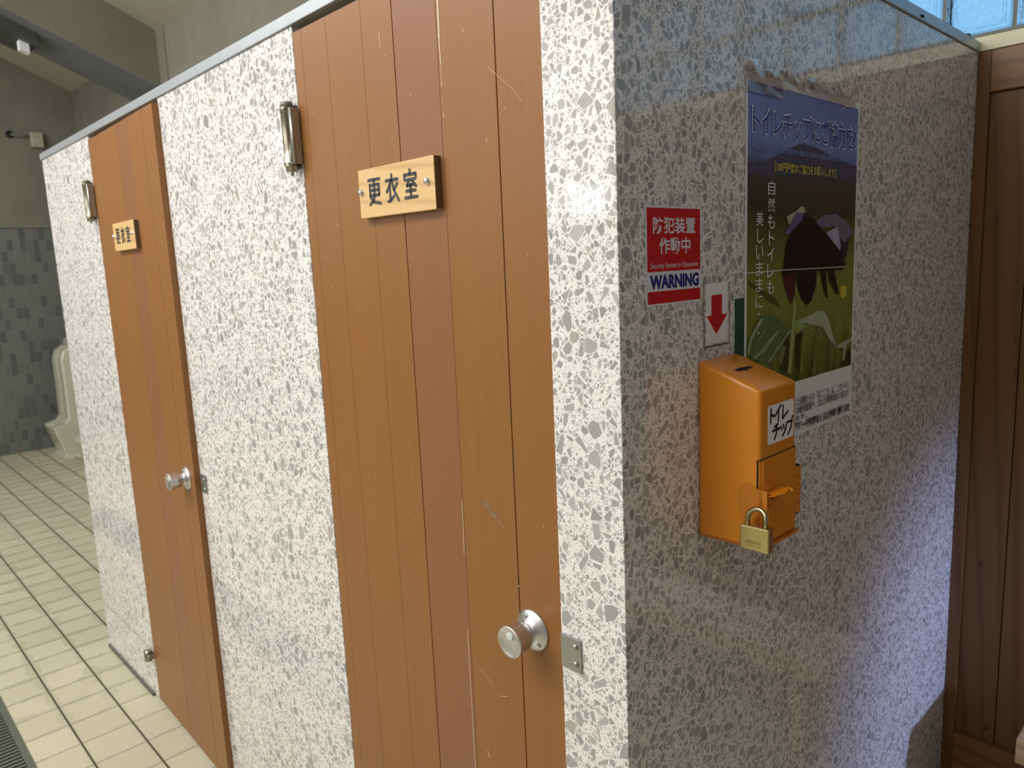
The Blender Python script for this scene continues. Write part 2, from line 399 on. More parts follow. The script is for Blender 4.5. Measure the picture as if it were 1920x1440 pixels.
def base_of(p):
    o = Vector((0, 0, 0))
    while p is not None: o = o + p.location; p = p.parent
    return o
def obj(name, mb, mat, parent=None, loc=None, label=None):
    """one mesh object out of world-space geometry; its origin is loc (or the parent's origin)"""
    o_loc = Vector(loc) if loc is not None else (base_of(parent) if parent else Vector((0, 0, 0)))
    bm = mb.bm
    for v in bm.verts: v.co -= o_loc
    me = bpy.data.meshes.new(name); bm.to_mesh(me); bm.free()
    me.materials.append(MT[mat] if isinstance(mat, str) else mat)
    o = bpy.data.objects.new(name, me); COL.objects.link(o)
    if parent: o.parent = parent; o.location = o_loc - base_of(parent)
    else: o.location = o_loc
    if label: o['label'] = label
    return o
def tag(o, label, cat, group=None):
    o['label'] = label; o['category'] = cat
    if group: o['group'] = group
    return o
def thing(name, loc, label, cat, group=None):
    o = bpy.data.objects.new(name, None); COL.objects.link(o); o.location = loc; o.empty_display_size = 0.05
    return tag(o, label, cat, group)
def struct(name, mb=None, mat=None, loc=(0, 0, 0)):
    if mb is None:
        o = bpy.data.objects.new(name, None); COL.objects.link(o); o.location = loc
    else: o = obj(name, mb, mat, None, loc)
    o['kind'] = 'structure'; return o

# lettering -----------------------------------------------------------------
_tc = {}
def text_data(s, bold):
    if (s, bold) in _tc: return _tc[(s, bold)]
    c = bpy.data.curves.new('lettering', 'FONT'); c.body = s; c.size = 1.0; c.offset = bold; c.resolution_u = 3; c.fill_mode = 'FRONT'
    o = bpy.data.objects.new('lettering', c); COL.objects.link(o)
    dg = bpy.context.evaluated_depsgraph_get(); me = bpy.data.meshes.new_from_object(o.evaluated_get(dg))
    V = [(v.co.x, v.co.y) for v in me.vertices]; F = [tuple(p.vertices) for p in me.polygons]
    bpy.data.objects.remove(o); bpy.data.curves.remove(c); bpy.data.meshes.remove(me)
    _tc[(s, bold)] = (V, F); return V, F
def text(mb, s, P, a0, a1, b0, b1, bold=0.0, slant=0.0, rise=0.0):
    """fit the string into the rectangle a0..a1 (across) by b0..b1 (up); P maps (a, b) to a point"""
    V, F = text_data(s, bold)
    if not V: return mb
    xs = [v[0] for v in V]; ys = [v[1] for v in V]; x0, x1, y0, y1 = min(xs), max(xs), min(ys), max(ys)
    vv = []
    for x, y in V:
        fx = (x-x0)/max(1e-6, x1-x0); fy = (y-y0)/max(1e-6, y1-y0)
        vv.append(mb.bm.verts.new(P(a0 + fx*(a1-a0) + slant*fy*(b1-b0), b0 + fy*(b1-b0) + rise*fx)))
    for f in F:
        try: mb.bm.faces.new([vv[i] for i in f])
        except ValueError: pass
    return mb
def stroke(mb, pts, w, P, lift=0.0):
    """flat round-ended stroke; P maps (a, b) to a point"""
    for (ax, ay), (bx, by) in zip(pts, pts[1:]):
        L = math.hypot(bx-ax, by-ay); ang = math.atan2(by-ay, bx-ax); ring = []
        for k in range(9): q = ang + math.pi/2 + k*math.pi/8; ring.append((ax+math.cos(q)*w/2, ay+math.sin(q)*w/2))
        for k in range(9): q = ang - math.pi/2 + k*math.pi/8; ring.append((bx+math.cos(q)*w/2, by+math.sin(q)*w/2))
        mb.poly([P(*c) for c in ring])
    return mb
def onR(eps):   # the right-hand face of the partition: plane x = 0, seen from +x
    return lambda a, b: Vector((eps, a, b))
def onF(eps):   # the front face: plane y = 0, seen from -y
    return lambda a, b: Vector((a, -eps, b))

# ------------------------------------------------------------------ room shell
CE = 3.03; SL = 0.43
def zc(y): return CE + SL*(1.27-y) if y > -0.7 else CE + SL*1.97 - SL*(-0.7-y)
struct('floor', MB().box(-6.97, 2.1, -2.8, 1.5, -0.10, 0.0), 'floor', (0, 0, 0))
bw = struct('wall_back', MB().box(-6.97, -1.30, 1.27, 1.50, 0, 3.2).box(-1.30, -0.5425, 1.40, 1.50, 1.875, 2.515), 'conc', (-4, 1.27, 0))
struct('wall_back_low', MB().box(-1.30, 2.1, 1.39, 1.50, 0, 1.875), 'white', (0, 1.4, 0))
struct('wall_back_high', MB().box(-1.30, 2.1, 1.40, 1.50, 2.515, 3.15), 'conc', (0, 1.4, 2.5))
wl = struct('wall_left', MB().box(-6.97, -6.87, -2.7, 1.27, 1.885, 4.3), 'conc', (-6.87, 0, 0))
obj('tile_dado', MB().box(-6.97, -6.862, -2.7, 1.27, 0, 1.880), 'wtile', wl, (-6.87, 0, 0))
obj('pipe_chase', MB().box(-6.862, -2.75, 1.03, 1.268, 0, 1.15), 'wtile', bw, (-4, 1.03, 0))
# opposite wall with its window openings
def wall_with_holes(y0, y1, x0, x1, z0, z1, hole):
    mb = MB(); hx0, hx1, hz0, hz1 = hole
    mb.box(x0, hx0, y0, y1, z0, z1); mb.box(hx1, x1, y0, y1, z0, z1)
    mb.box(hx0, hx1, y0, y1, z0, hz0); mb.box(hx0, hx1, y0, y1, hz1, z1); return mb
fw = wall_with_holes(-2.75, -2.60, -3.55, 2.1, 0, 3.2, (-3.05, -0.05, 1.60, 2.70))
fw2 = wall_with_holes(-2.75, -2.60, -6.97, -3.55, 0, 3.2, (-5.9, -3.9, 1.60, 2.70)); fw.add(fw2.bm)
struct('wall_front', fw, 'white', (0, -2.6, 0))
wf = struct('window_2', None, None, (-1.55, -2.6, 2.15))
fm = MB()
for x in (-3.03, -2.05, -1.05, -0.07): fm.box(x-0.02, x+0.02, -2.63, -2.59, 1.60, 2.70)
for z in (1.62, 2.68): fm.box(-3.05, -0.05, -2.63, -2.59, z-0.02, z+0.02)
obj('frame', fm, 'alu', wf); obj('sky_blocker_pane', MB().box(-3.08, -0.02, -2.72, -2.705, 1.57, 2.73), 'sky_block', wf)  # opaque pane added to keep blue sky light out
wf = struct('added_far_window', None, None, (-4.9, -2.6, 2.15)); fm = MB()  # unseen window added to go with the far-end fill light
for x in (-5.88, -4.90, -3.92): fm.box(x-0.02, x+0.02, -2.63, -2.59, 1.60, 2.70)
for z in (1.62, 2.68): fm.box(-5.9, -3.9, -2.63, -2.59, z-0.02, z+0.02)
obj('frame', fm, 'alu', wf); obj('sky_blocker_pane', MB().box(-5.93, -3.87, -2.72, -2.705, 1.57, 2.73), 'sky_block', wf)  # the added pane blocks the sky here too
struct('wall_right', MB().box(1.95, 2.1, -2.75, 1.5, 0, 4.3), 'hall', (1.95, 0, 0))
cl = MB()
cl.hexa([(-6.97, 1.5, zc(1.5)), (2.1, 1.5, zc(1.5)), (2.1, -0.7, zc(-0.7)), (-6.97, -0.7, zc(-0.7)),
         (-6.97, 1.5, zc(1.5)+.1), (2.1, 1.5, zc(1.5)+.1), (2.1, -0.7, zc(-0.7)+.1), (-6.97, -0.7, zc(-0.7)+.1)])
def roof_piece(x0, x1, ya, yb_):
    cl.hexa([(x0, ya, zc(ya)), (x1, ya, zc(ya)), (x1, yb_, zc(yb_)), (x0, yb_, zc(yb_)), (x0, ya, zc(ya)+.1), (x1, ya, zc(ya)+.1), (x1, yb_, zc(yb_)+.1), (x0, yb_, zc(yb_)+.1)])
for x0, x1 in ((-6.97, -5.6), (-3.7, -3.05), (0.05, 2.1)): roof_piece(x0, x1, -2.8, -0.7)
RW = (('added_roof_window', -3.05, 0.05, -2.40, -1.35), ('added_roof_window_far', -5.6, -3.7, -1.84, -0.80))  # unseen roof windows, added around the roof fill lights
for _, x0, x1, ya, yb_ in RW: roof_piece(x0, x1, -2.8, ya); roof_piece(x0, x1, yb_, -0.7)
struct('ceiling', cl, 'ceil', (0, 0, 3))
for nme, x0, x1, ya, yb_ in RW:
    w4 = struct(nme, None, None, ((x0+x1)/2, (ya+yb_)/2, zc((ya+yb_)/2))); m4 = MB()
    for xx in (x0+.02, (x0+x1)/2, x1-.02):
        m4.hexa([(xx+dx_, yy, zc(yy)+dz_) for dz_ in (0, .05) for dx_, yy in ((-.02, ya), (.02, ya), (.02, yb_), (-.02, yb_))])
    obj('frame', m4, 'alu', w4)
    obj('sky_blocker_pane', MB().hexa([(xx, yy, zc(yy)+dz_) for dz_ in (.07, .085) for xx, yy in ((x0-.02, ya-.02), (x1+.02, ya-.02), (x1+.02, yb_+.02), (x0-.02, yb_+.02))]), 'sky_block', w4)  # opaque sheet added over the opening against the blue sky
# sloping concrete beam under the roof
zb = lambda y: 2.665 + 0.41*(1.27-y)
bmx = MB()
ring = [(y, zb(y)) for y in (1.27, -0.7)] + [(-0.7, zc(-0.7)+.02), (1.27, CE+.02)]
bmx.prism([(-4.79, y, z) for y, z in ring], (-0.51, 0, 0))
o = struct('beam_1', bmx, 'conc', (-4.79, 1.27, 2.7))
sf = MB().hexa([(-5.30, 1.27, zb(1.27)-.004), (-4.79, 1.27, zb(1.27)-.004), (-4.79, -0.7, zb(-0.7)-.004), (-5.30, -0.7, zb(-0.7)-.004),
                (-5.30, 1.27, zb(1.27)), (-4.79, 1.27, zb(1.27)), (-4.79, -0.7, zb(-0.7)), (-5.30, -0.7, zb(-0.7))])
obj('soffit', sf, 'conc_blue', o)
struct('pilaster_1', MB().box(-4.79, -4.66, 1.262, 1.27, 0, CE+.03), 'conc', (-4.7, 1.25, 0))

# ------------------------------------------------------------------ terrazzo partition
T = 0.042; HB = 1.85
p = obj('terrazzo_panel', MB().box(-0.1130, 0.0, 0.0, T, 0.03, HB, 0.0012), 'terrazzo', None, (-0.057, 0.02, 0.03))
tag(p, 'narrow terrazzo pillar panel at the corner, between the nearer brown door and the poster wall', 'partition panel')
p = obj('terrazzo_panel', MB().box(-1.396, -0.719, 0.0, T, 0.03, HB, 0.0012), 'terrazzo', None, (-1.06, 0.02, 0.03))
tag(p, 'wide white terrazzo panel standing between the two brown doors', 'partition panel')
p = obj('terrazzo_panel', MB().box(-2.335, -1.997, 0.0, T, 0.012, HB, 0.0012), 'terrazzo', None, (-2.2, 0.02, 0.03))
tag(p, 'terrazzo panel left of the farther brown door, carrying its hinges', 'partition panel')
p = obj('terrazzo_panel', MB().box(-2.562, -2.339, 0.0, T, 0.012, HB, 0.0012), 'terrazzo', None, (-2.45, 0.02, 0.03))
tag(p, 'leftmost narrow terrazzo strip at the far end of the cubicle front', 'partition panel')
p = obj('terrazzo_panel', MB().box(-T, 0.0, T+0.0012, 1.3600, 0.03, HB, 0.0012), 'terrazzo', None, (-0.02, 0.7, 0.03))
tag(p, 'large shaded terrazzo side panel carrying the poster and the orange box', 'partition panel')
# joints and floor strips
struct('trim_2', MB().box(-T, -0.0008, T+0.0002, T+0.0010, 0.03, HB).box(-2.3392, -2.3348, -0.0006, T, 0.03, HB), 'joint', (0, 0.04, 0))
bs = MB().box(-2.55, -2.05, -0.006, 0.03, 0.0, 0.014)
struct('baseboard_front', bs, 'grey_rub', (-2.3, 0, 0))
struct('baseboard_right', MB().box(-0.04, -0.004, 0.0, 1.34, 0, 0.03).box(-1.39, -0.72, 0.004, 0.04, 0, 0.03).box(-0.11, -0.004, 0.004, 0.04, 0, 0.03), 'grey_rub', (0, 0.6, 0))

# aluminium rails on top
def rail(x0, x1, y0, y1): return MB().box(x0, x1, y0, y1, HB, HB+0.0215, 0.0012)
r = obj('top_rail', rail(-2.335, 0.004, -0.004, T+0.004), 'alu', None, (-1.2, 0, HB)); tag(r, 'long aluminium rail capping the cubicle front above both doors', 'rail')
r = obj('top_rail', rail(-2.57, -2.3365, -0.004, T+0.004), 'alu', None, (-2.45, 0, HB)); tag(r, 'short aluminium rail piece at the far left end of the cubicle front', 'rail')
r = thing('top_rail', (0, 0.46, HB), 'aluminium rail piece over the poster wall, starting at the corner', 'rail')
obj('rail_body', rail(-T-0.004, 0.004, T+0.0045, 0.872), 'alu', r)
r = thing('top_rail', (0, 1.1, HB), 'aluminium rail piece over the poster wall, ending under the glass blocks', 'rail')
obj('rail_body', rail(-T-0.004, 0.004, 0.8728, 1.338), 'alu', r)
sc = MB()
for yy in (0.953, 0.962): sc.lathe((0.004, yy, HB+0.0075), (1, 0, 0), [(0.0030, 0), (0.0026, 0.002), (0.0, 0.003)], 10)
obj('screw', sc, 'black', r)
c = MB().box(-0.02, 0.002, 1.262, 1.283, HB+0.0215, HB+0.029, 0.003, 3)
tag(obj('rail_clip', c, 'black', None, (0, 1.27, HB+0.0215)), 'small black clip lying on the aluminium rail beneath the glass blocks', 'clip')

# ------------------------------------------------------------------ doors
HL = {('spring_hinge', True): 'spring hinge barrel at the upper left of the nearer brown door',
      ('spring_hinge', False): 'spring hinge barrel at the upper left of the farther brown door',
      ('bottom_pivot', False): 'short pivot hinge near the floor at the farther brown door',
      ('bottom_pivot', True): 'short pivot hinge near the floor at the nearer brown door'}
struct('gap_shade', MB().box(-0.1168, -0.1131, 0.006, 0.03, 0.03, 1.85).box(-1.3954, -1.3962, 0.006, 0.03, 0.03, 1.85), 'dark', (0, 0, 0))  # dark strips paint the shade in the gaps beside the doors
def make_door(x_off, ang, label, scr):
    xl, xr = -0.7165 + x_off, -0.1172 + x_off
    root = thing('cubicle_door', (xl, 0.0, 0.0), label, 'door', 'brown cubicle doors')
    edges = [xl] + [v + x_off for v in (-0.688, -0.607, -0.503, -0.421, -0.318, -0.2007)] + [xr]
    piv = (xl, 0.018, 0)
    z0, z1 = 0.014, 1.8375
    lf = MB(); tints = [0.10, 0.16, 0.0, 0.06, 0.62, 0.02, 0.08]
    for i, (a, b) in enumerate(zip(edges, edges[1:])):
        gl = 0.0009 if (i in (4, 6)) else 0.00022
        gr = 0.0009 if (i in (3, 5)) else 0.00022
        lf.box(a + (gl if i else 0), b - (gr if i < 6 else 0), 0.0, 0.034, z0, z1, 0.0004, 1, tint=tints[i])
    lf.box(xl+0.002, xr-0.002, 0.0030, 0.032, z0+.002, z1-.002, tint=0.3)
    lf.rot(ang, piv)
    leaf = obj('door_leaf', lf, 'door', root)
    def R_(mb): return mb.rot(ang, piv)
    # knob
    kx, kz = -0.175 + x_off, 0.889
    kprof = [(0.0275, 0), (0.0278, 0.0015), (0.0268, 0.0028), (0.0215, 0.0065), (0.0150, 0.0088), (0.0120, 0.0120), (0.0118, 0.016), (0.0158, 0.0178), (0.0176, 0.0205),
          (0.0190, 0.030), (0.0204, 0.0455), (0.0209, 0.0470), (0.0207, 0.0484), (0.0196, 0.0490), (0.0185, 0.0482), (0.012, 0.0462), (0.006, 0.0448), (0.0, 0.0444)]
    kn = R_(MB().lathe((kx, 0.0, kz), (0, -1, 0), [(a*1.12, b) for a, b in kprof], 48))
    knob = obj('doorknob', kn, 'steel', root)
    for dx, dz in ((-0.006, 0.0215), (0.0175, -0.0145)):
        s_ = MB().lathe((kx+dx, -0.0045, kz+dz), (0, -1, 0), [(0.0042, 0), (0.0042, 0.0020), (0.0028, 0.0032), (0.0, 0.0034)], 14)
        obj('screw', R_(s_), 'zinc', knob)
    b_ = MB().lathe((kx-0.001, -0.0452, kz+0.0075), (0, -1, 0), [(0.0062, 0), (0.0062, 0.0012), (0.0052, 0.0016), (0, 0.0016)], 20)
    obj('indicator_button', R_(b_), 'chromeled', knob, label='milky indicator button')
    # spring hinge at the top
    hx = -0.7330 + x_off
    def hinge(z0, z1, name, short=False):
        h = MB(); L = z1 - z0; r = 0.0124
        prof = [(0.0030, -0.007), (0.0032, 0.0), (0.0106, 0.0), (0.0110, 0.009), (r, 0.009), (r, 0.0095), (r*1.04, 0.0175), (r, 0.018), (r*0.97, 0.0185), (r*0.97, L-0.0185), (r, L-0.018), (r*1.04, L-0.0175), (r, L-0.0095), (r, L-0.009), (0.0112, L-0.009), (0.0110, L-0.002), (0.0094, L), (0, L)]
        if short: prof = [(0.0108, 0.0), (r, 0.002), (r, L-0.008), (0.0110, L-0.007), (0.0106, L-0.001), (0.0, L)]
        h.lathe((hx, -0.0145, z0), (0, 0, 1), prof, 28)
        ho = tag(obj(name, h, 'hinge', None, (hx, -0.0125, z0)), HL[(name, x_off == 0)], 'hinge', 'spring hinges of the brown doors' if not short else 'pivot hinges near the floor')
        pl = MB().box(hx+0.0165, hx+0.0200, -0.0170, -0.002, z0+0.012, z1-0.012, 0.0012)
        pl.cyl((hx+0.0182, -0.0175, z0+0.012), (hx+0.0182, -0.0175, z1-0.012), 0.0034, 14)
        pl.box(hx, hx+0.0190, -0.006, -0.003, z0+0.016, z1-0.016)
        pl.box(hx-0.011, hx+0.013, -0.0034, 0.0004, z0+0.006, z1-0.006)
        obj('hinge_plate', pl, 'zinc', ho)
        if not short:
            cp = MB().lathe((hx, -0.0145, z1-0.0088), (0, 0, 1), [(0.0116, 0), (0.0114, 0.0062), (0.0102, 0.0092), (0, 0.0094)], 24)
            obj('cap', cp, 'hingecap', ho)
            for zz in (z0+0.0135, z1-0.0135):
                for q in (200, 255, 310):
                    a = math.radians(q); hl = MB().lathe((hx+math.cos(a)*r*1.0, -0.0145+math.sin(a)*r*1.0, zz), (math.cos(a), math.sin(a), 0), [(0.0014, 0), (0.0014, 0.0008), (0, 0.0008)], 8); obj('pin_hole', hl, 'black', ho)
        return ho
    hinge(1.600, 1.721, 'spring_hinge')
    if not scr: hinge(0.152, 0.190, 'bottom_pivot', True)
    # keeper plate for the latch on the pillar
    sx = xr + 0.0052
    kp = MB().box(sx, sx+0.037, -0.0032, -0.0003, 0.8615, 0.9105, 0.0011)
    keeper = tag(obj('latch_keeper', kp, 'zinc', None, (sx+0.018, 0, 0.88)), 'steel latch keeper plate bolted to the ' + ('corner pillar beside the nearer door' if x_off == 0 else 'wide panel beside the farther door'), 'latch plate', 'latch keeper plates')
    for zz in (0.8735, 0.8985):
        bb = MB().lathe((sx+0.0275, -0.0032, zz), (0, -1, 0), [(0.0046, 0), (0.0042, 0.0018), (0.0024, 0.0034), (0, 0.0036)], 14)
        obj('bolt', bb, 'zinc', keeper)
    # scratches
    if scr:
        s1 = MB(); P = onF(0.00035)
        for pts, w in (([(-0.3125, 1.79), (-0.3130, 1.745)], 0.0022), ([(-0.3105, 1.785), (-0.3115, 1.735)], 0.0012), ([(-0.3135, 1.745), (-0.3120, 1.70)], 0.0020), ([(-0.3120, 1.70), (-0.3125, 1.672)], 0.0010),
                       ([(-0.313, 1.635), (-0.3125, 1.628)], 0.0008), ([(-0.3135, 1.655), (-0.313, 1.648)], 0.0009), ([(-0.3132, 1.675), (-0.3132, 1.671)], 0.001),
                       ([(-0.3193, 1.056), (-0.3216, 0.968)], 0.0012), ([(-0.3235, 0.838), (-0.3243, 0.78), (-0.3238, 0.70), (-0.3243, 0.60), (-0.326, 0.55)], 0.0013),
                       ([(-0.456, 1.778), (-0.455, 1.755)], 0.0012), ([(-0.2170, 1.678), (-0.17, 1.640), (-0.155, 1.622)], 0.0005), ([(-0.252, 0.752), (-0.238, 0.757)], 0.001), ([(-0.30, 0.782), (-0.268, 0.765)], 0.0006),
                       ([(-0.225, 1.588), (-0.224, 1.582)], 0.0011), ([(-0.262, 1.735), (-0.261, 1.731)], 0.0012), ([(-0.29, 0.64), (-0.287, 0.63)], 0.0016), ([(-0.62, 1.50), (-0.615, 1.495)], 0.001)):
            stroke(s1, pts, w, P)
        for k in range(46):
            x = random.uniform(-0.70, -0.13); z = random.uniform(0.55, 1.82); w = random.uniform(0.0005, 0.0011)
            stroke(s1, [(x, z), (x + random.uniform(-0.001, 0.002), z + random.uniform(0.0004, 0.004))], w, P)
        s1.face_normal((0, -1, 0)); R_(s1)
        obj('scratch_mark', s1, 'scratch', root, label='pale bare scratches in the brown paint')
        s2 = MB()
        for k in range(26):
            f = random.random(); x = -0.270 + 0.040*f + random.uniform(-0.004, 0.004); z = 1.066 - 0.028*f + random.uniform(-0.004, 0.004)
            stroke(s2, [(x, z), (x+0.003, z-0.004)], random.uniform(0.0006, 0.0016), P)
        s2.face_normal((0, -1, 0)); R_(s2)
        obj('scuff_mark', s2, 'scuff', root, label='grey scuff on the brown paint')
    else:
        s1 = MB(); P = onF(0.0004)
        stroke(s1, [(xl+0.045, 1.640), (xl+0.062, 1.658)], 0.0012, P)
        for k in range(14):
            x = random.uniform(xl+.03, xr-.02); z = random.uniform(0.2, 1.8); stroke(s1, [(x, z), (x+.001, z+.003)], 0.0012, P)
        s1.face_normal((0, -1, 0)); R_(s1)
        obj('scratch_mark', s1, 'scratch', root, label='pale bare scratches in the brown paint')
    return root, ang, piv
d1 = make_door(0.0, 0.010, 'nearer brown plank door, scratched, with steel knob, beside the corner pillar', True)
d2 = make_door(-1.2785, -0.026, 'farther brown plank door, standing slightly open, left of the wide terrazzo panel', False)

# changing-room plaques
K1 = [[(.04, .93), (.96, .93)], [(.14, .74), (.14, .34)], [(.14, .74), (.88, .74)], [(.14, .55), (.88, .55)], [(.14, .36), (.88, .36)], [(.88, .74), (.88, .36)],
      [(.5, .93), (.5, .36), (.40, .17), (.08, .04)], [(.2, .27), (.42, .12), (.96, .04)]]
K2 = [[(.5, .98), (.5, .82)], [(.04, .80), (.96, .80)], [(.45, .80), (.30, .60), (.06, .40)], [(.33, .58), (.33, .08)], [(.16, .05), (.36, .08), (.62, .22)], [(.92, .66), (.68, .46)], [(.50, .80), (.62, .46), (.98, .05)]]
K3 = [[(.5, .99), (.5, .86)], [(.08, .68), (.08, .84), (.92, .84), (.92, .70)], [(.2, .66), (.80, .66)], [(.42, .66), (.24, .46), (.78, .48)], [(.66, .58), (.90, .42)], [(.18, .28), (.84, .28)], [(.5, .48), (.5, .06)], [(.06, .05), (.96, .05)]]
def make_plaque(x_off, door, label):
    ang, piv = door[1], door[2]
    x0, x1, z0, z1, th = -0.523+x_off, -0.325+x_off, 1.501, 1.5775, 0.0127
    root = thing('room_sign', ((x0+x1)/2, -0.006, z0), label, 'sign', 'changing room signs')
    def R_(m): return m.rot(ang, piv)
    obj('board', R_(MB().box(x0, x1-0.0006, -th, -0.0002, z0, z1, 0.0008)), 'sign', root)
    obj('board_end', R_(MB().box(x1-0.0006, x1, -th+0.0008, -0.0002, z0+0.0008, z1-0.0008)), 'signend', root, label='end of the board, coloured dark for shade')  # right end coloured dark as the side turned from the light
    P = onF(th+0.0005)
    lt = MB()
    for K, cx, cz in ((K1, x0+0.027, z0+0.0185), (K2, x0+0.075, z0+0.0185), (K3, x0+0.1225, z0+0.0200)):
        w, h = 0.0335, 0.0425
        for st in K: stroke(lt, [(cx+a*w, cz+b*h) for a, b in st], 0.0050, P)
    lt.face_normal((0, -1, 0)); obj('lettering', R_(lt), 'ink', root)
    for bx, bz in ((x0+0.0075, z0+0.041), (x1-0.0170, z0+0.0415)):
        b = MB().lathe((bx, -th, bz), (0, -1, 0), [(0.0054, 0), (0.0054, 0.0008), (0.0048, 0.0010), (0.0050, 0.0035), (0.0040, 0.0052), (0, 0.0056)], 6)
        obj('bolt', R_(b), 'steel', root)
    return root
make_plaque(0.0, d1, 'pine plaque with three dark characters on the nearer brown door')
make_plaque(-1.2785, d2, 'pine plaque with three dark characters on the farther brown door')

# ------------------------------------------------------------------ orange collection box
bx = thing('collection_box', (0, 0.217, 1.029), 'orange metal coin box on the terrazzo wall, overlapping the poster corner', 'box')
Y0, Y1, XD = 0.1665, 0.2665, 0.0925
body = MB().hexa([(0.0004, Y0, 1.031), (XD, Y0, 1.031), (XD, Y1, 1.031), (0.0004, Y1, 1.031),
                  (0.0004, Y0, 1.2775), (XD, Y0, 1.2440), (XD, Y1, 1.2440), (0.0004, Y1, 1.2775)], 0.0055, 4)
for f in body.bm.faces: f.smooth = True
obj('body', body, 'orange', bx)
# coin slot on the sloping lid
sl = (1.2440-1.2775)/XD
def lid(a, b): return Vector((a, b, 1.2775 + sl*a + 0.0004))
obj('coin_slot', MB().poly([lid(0.0385, 0.196), lid(0.0385, 0.238), lid(0.0445, 0.238), lid(0.0450, 0.196)]).poly([lid(0.0345, 0.212), lid(0.040, 0.2165), lid(0.0445, 0.219), lid(0.050, 0.2155), lid(0.0445, 0.212)]).face_normal((0, 0, 1)), 'blackslot', bx)
# lower access door with its seams
P = lambda e: (lambda a, b: Vector((XD+e, a, b)))
dr = MB().box(XD-0.001, XD+0.0016, Y0+0.0065, Y1-0.0010, 1.0345, 1.1515, 0.0010)
door = obj('access_door', dr, 'orange', bx)
obj('seam', MB().box(XD-0.006, XD+0.0007, Y0+0.001, Y1-0.001, 1.1515, 1.1528).box(XD-0.0040, XD-0.0024, Y0-0.0003, Y0+0.003, 1.070, 1.1522), 'blackslot', bx)
obj('base_flange', MB().box(0.0, XD+0.005, Y0+0.004, Y1+0.006, 1.0285, 1.0318, 0.0008), 'orange_in', bx)
hk = MB()
for k in range(5):
    za = 1.0545 + k*0.0136; hk.lathe((XD-0.0045, Y1+0.0085, za+0.0004), (0, 0, 1), [(0.0076, 0), (0.0082, 0.0010), (0.0082, 0.0118), (0.0076, 0.0128)], 16)
hk.box(XD-0.012, XD+0.0012, Y1-0.001, Y1+0.0065, 1.0550, 1.1218)
obj('hinge', hk, 'orange_in', bx)
obj('hinge_pin', MB().cyl((XD-0.0045, Y1+0.0085, 1.053), (XD-0.0045, Y1+0.0085, 1.1228), 0.0070, 12), 'blackslot', bx)
# hasp: torn plate on the side, staple at the corner, tongue bent over the front
hs = MB()
hs.prism([(0.064, Y0-0.0006, 1.112), (0.070, Y0-0.0006, 1.1195), (0.083, Y0-0.0006, 1.1175), (0.0955, Y0-0.0006, 1.1125), (0.0985, Y0-0.0006, 1.088), (0.0975, Y0-0.0006, 1.066), (0.089, Y0-0.0006, 1.050), (0.074, Y0-0.0006, 1.052), (0.067, Y0-0.0006, 1.075), (0.062, Y0-0.0006, 1.096)], (0, -0.0016, 0))
hs.box(0.0925, 0.1045, Y0-0.0022, Y0-0.0002, 1.086, 1.1135, 0.0006)
hs.box(0.094, 0.1045, Y0+0.0035, Y0+0.0060, 1.062, 1.1095, 0.0006)
hasp = obj('hasp', hs, 'orange_in', bx)
tg = MB(); tz = 1.1035
tg.prism([(XD+a, b, tz + a*0.25 + (b-Y0)*0.06) for a, b in ((0.0, Y0-0.002), (0.008, Y0-0.001), (0.020, Y0+0.006), (0.0275, Y0+0.018), (0.0255, Y0+0.033), (0.014, Y0+0.044), (0.0, Y0+0.047))], (0, 0, -0.0016))
tg.prism([(XD+a, b, tz + a*0.25 + (b-Y0)*0.06) for a, b in ((0.0150, Y0+0.0425), (0.0252, Y0+0.033), (0.0280, Y0+0.0345), (0.0170, Y0+0.0450))], (0.001, 0, -0.0035))
obj('bent_tongue', tg, 'orange', hasp)
obj('rivet', MB().lathe((XD+0.0016, Y0+0.036, 1.0945), (1, 0, 0), [(0.0062, 0), (0.0058, 0.003), (0.003, 0.0055), (0, 0.006)], 16), 'orange_in', bx)
# label
lb = MB(); ring = []
y0, y1, z0, z1, rr = 0.1865, 0.2580, 1.1685, 1.2205, 0.004
for cx, cz, a0 in ((y1-rr, z1-rr, 0), (y0+rr, z1-rr, 90), (y0+rr, z0+rr, 180), (y1-rr, z0+rr, 270)):
    for k in range(6): a = math.radians(a0 + k*18); ring.append((cx+math.cos(a)*rr, cz+math.sin(a)*rr))
lb.prism([(XD+0.0001, a, b) for a, b in ring], (0.0006, 0, 0))
lab = obj('label', lb, 'paper', bx, label='white label with black lettering')
lt = MB(); w = 0.0036; Q = P(0.0010)
ST = [  # handwritten katakana, strokes in the label's own square
    [(.10, .92), (.09, .55)], [(.11, .76), (.24, .70)],
    [(.47, .93), (.28, .73)], [(.39, .83), (.38, .54)],
    [(.56, .91), (.55, .57), (.76, .72)],
    [(.36, .47), (.24, .42)], [(.17, .33), (.44, .34)], [(.32, .44), (.31, .24), (.24, .10)],
    [(.49, .37), (.52, .28)], [(.58, .39), (.61, .30)], [(.70, .37), (.66, .22), (.56, .11)],
    [(.73, .42), (.93, .43), (.89, .26), (.77, .10)], [(.93, .49), (.96, .54)]]
for st in ST: stroke(lt, [(y0 + a*(y1-y0), z0 + b*(z1-z0)) for a, b in st], w if len(st) > 1 else w, Q)
lt.face_normal((1, 0, 0)); obj('lettering', lt, 'black', lab)

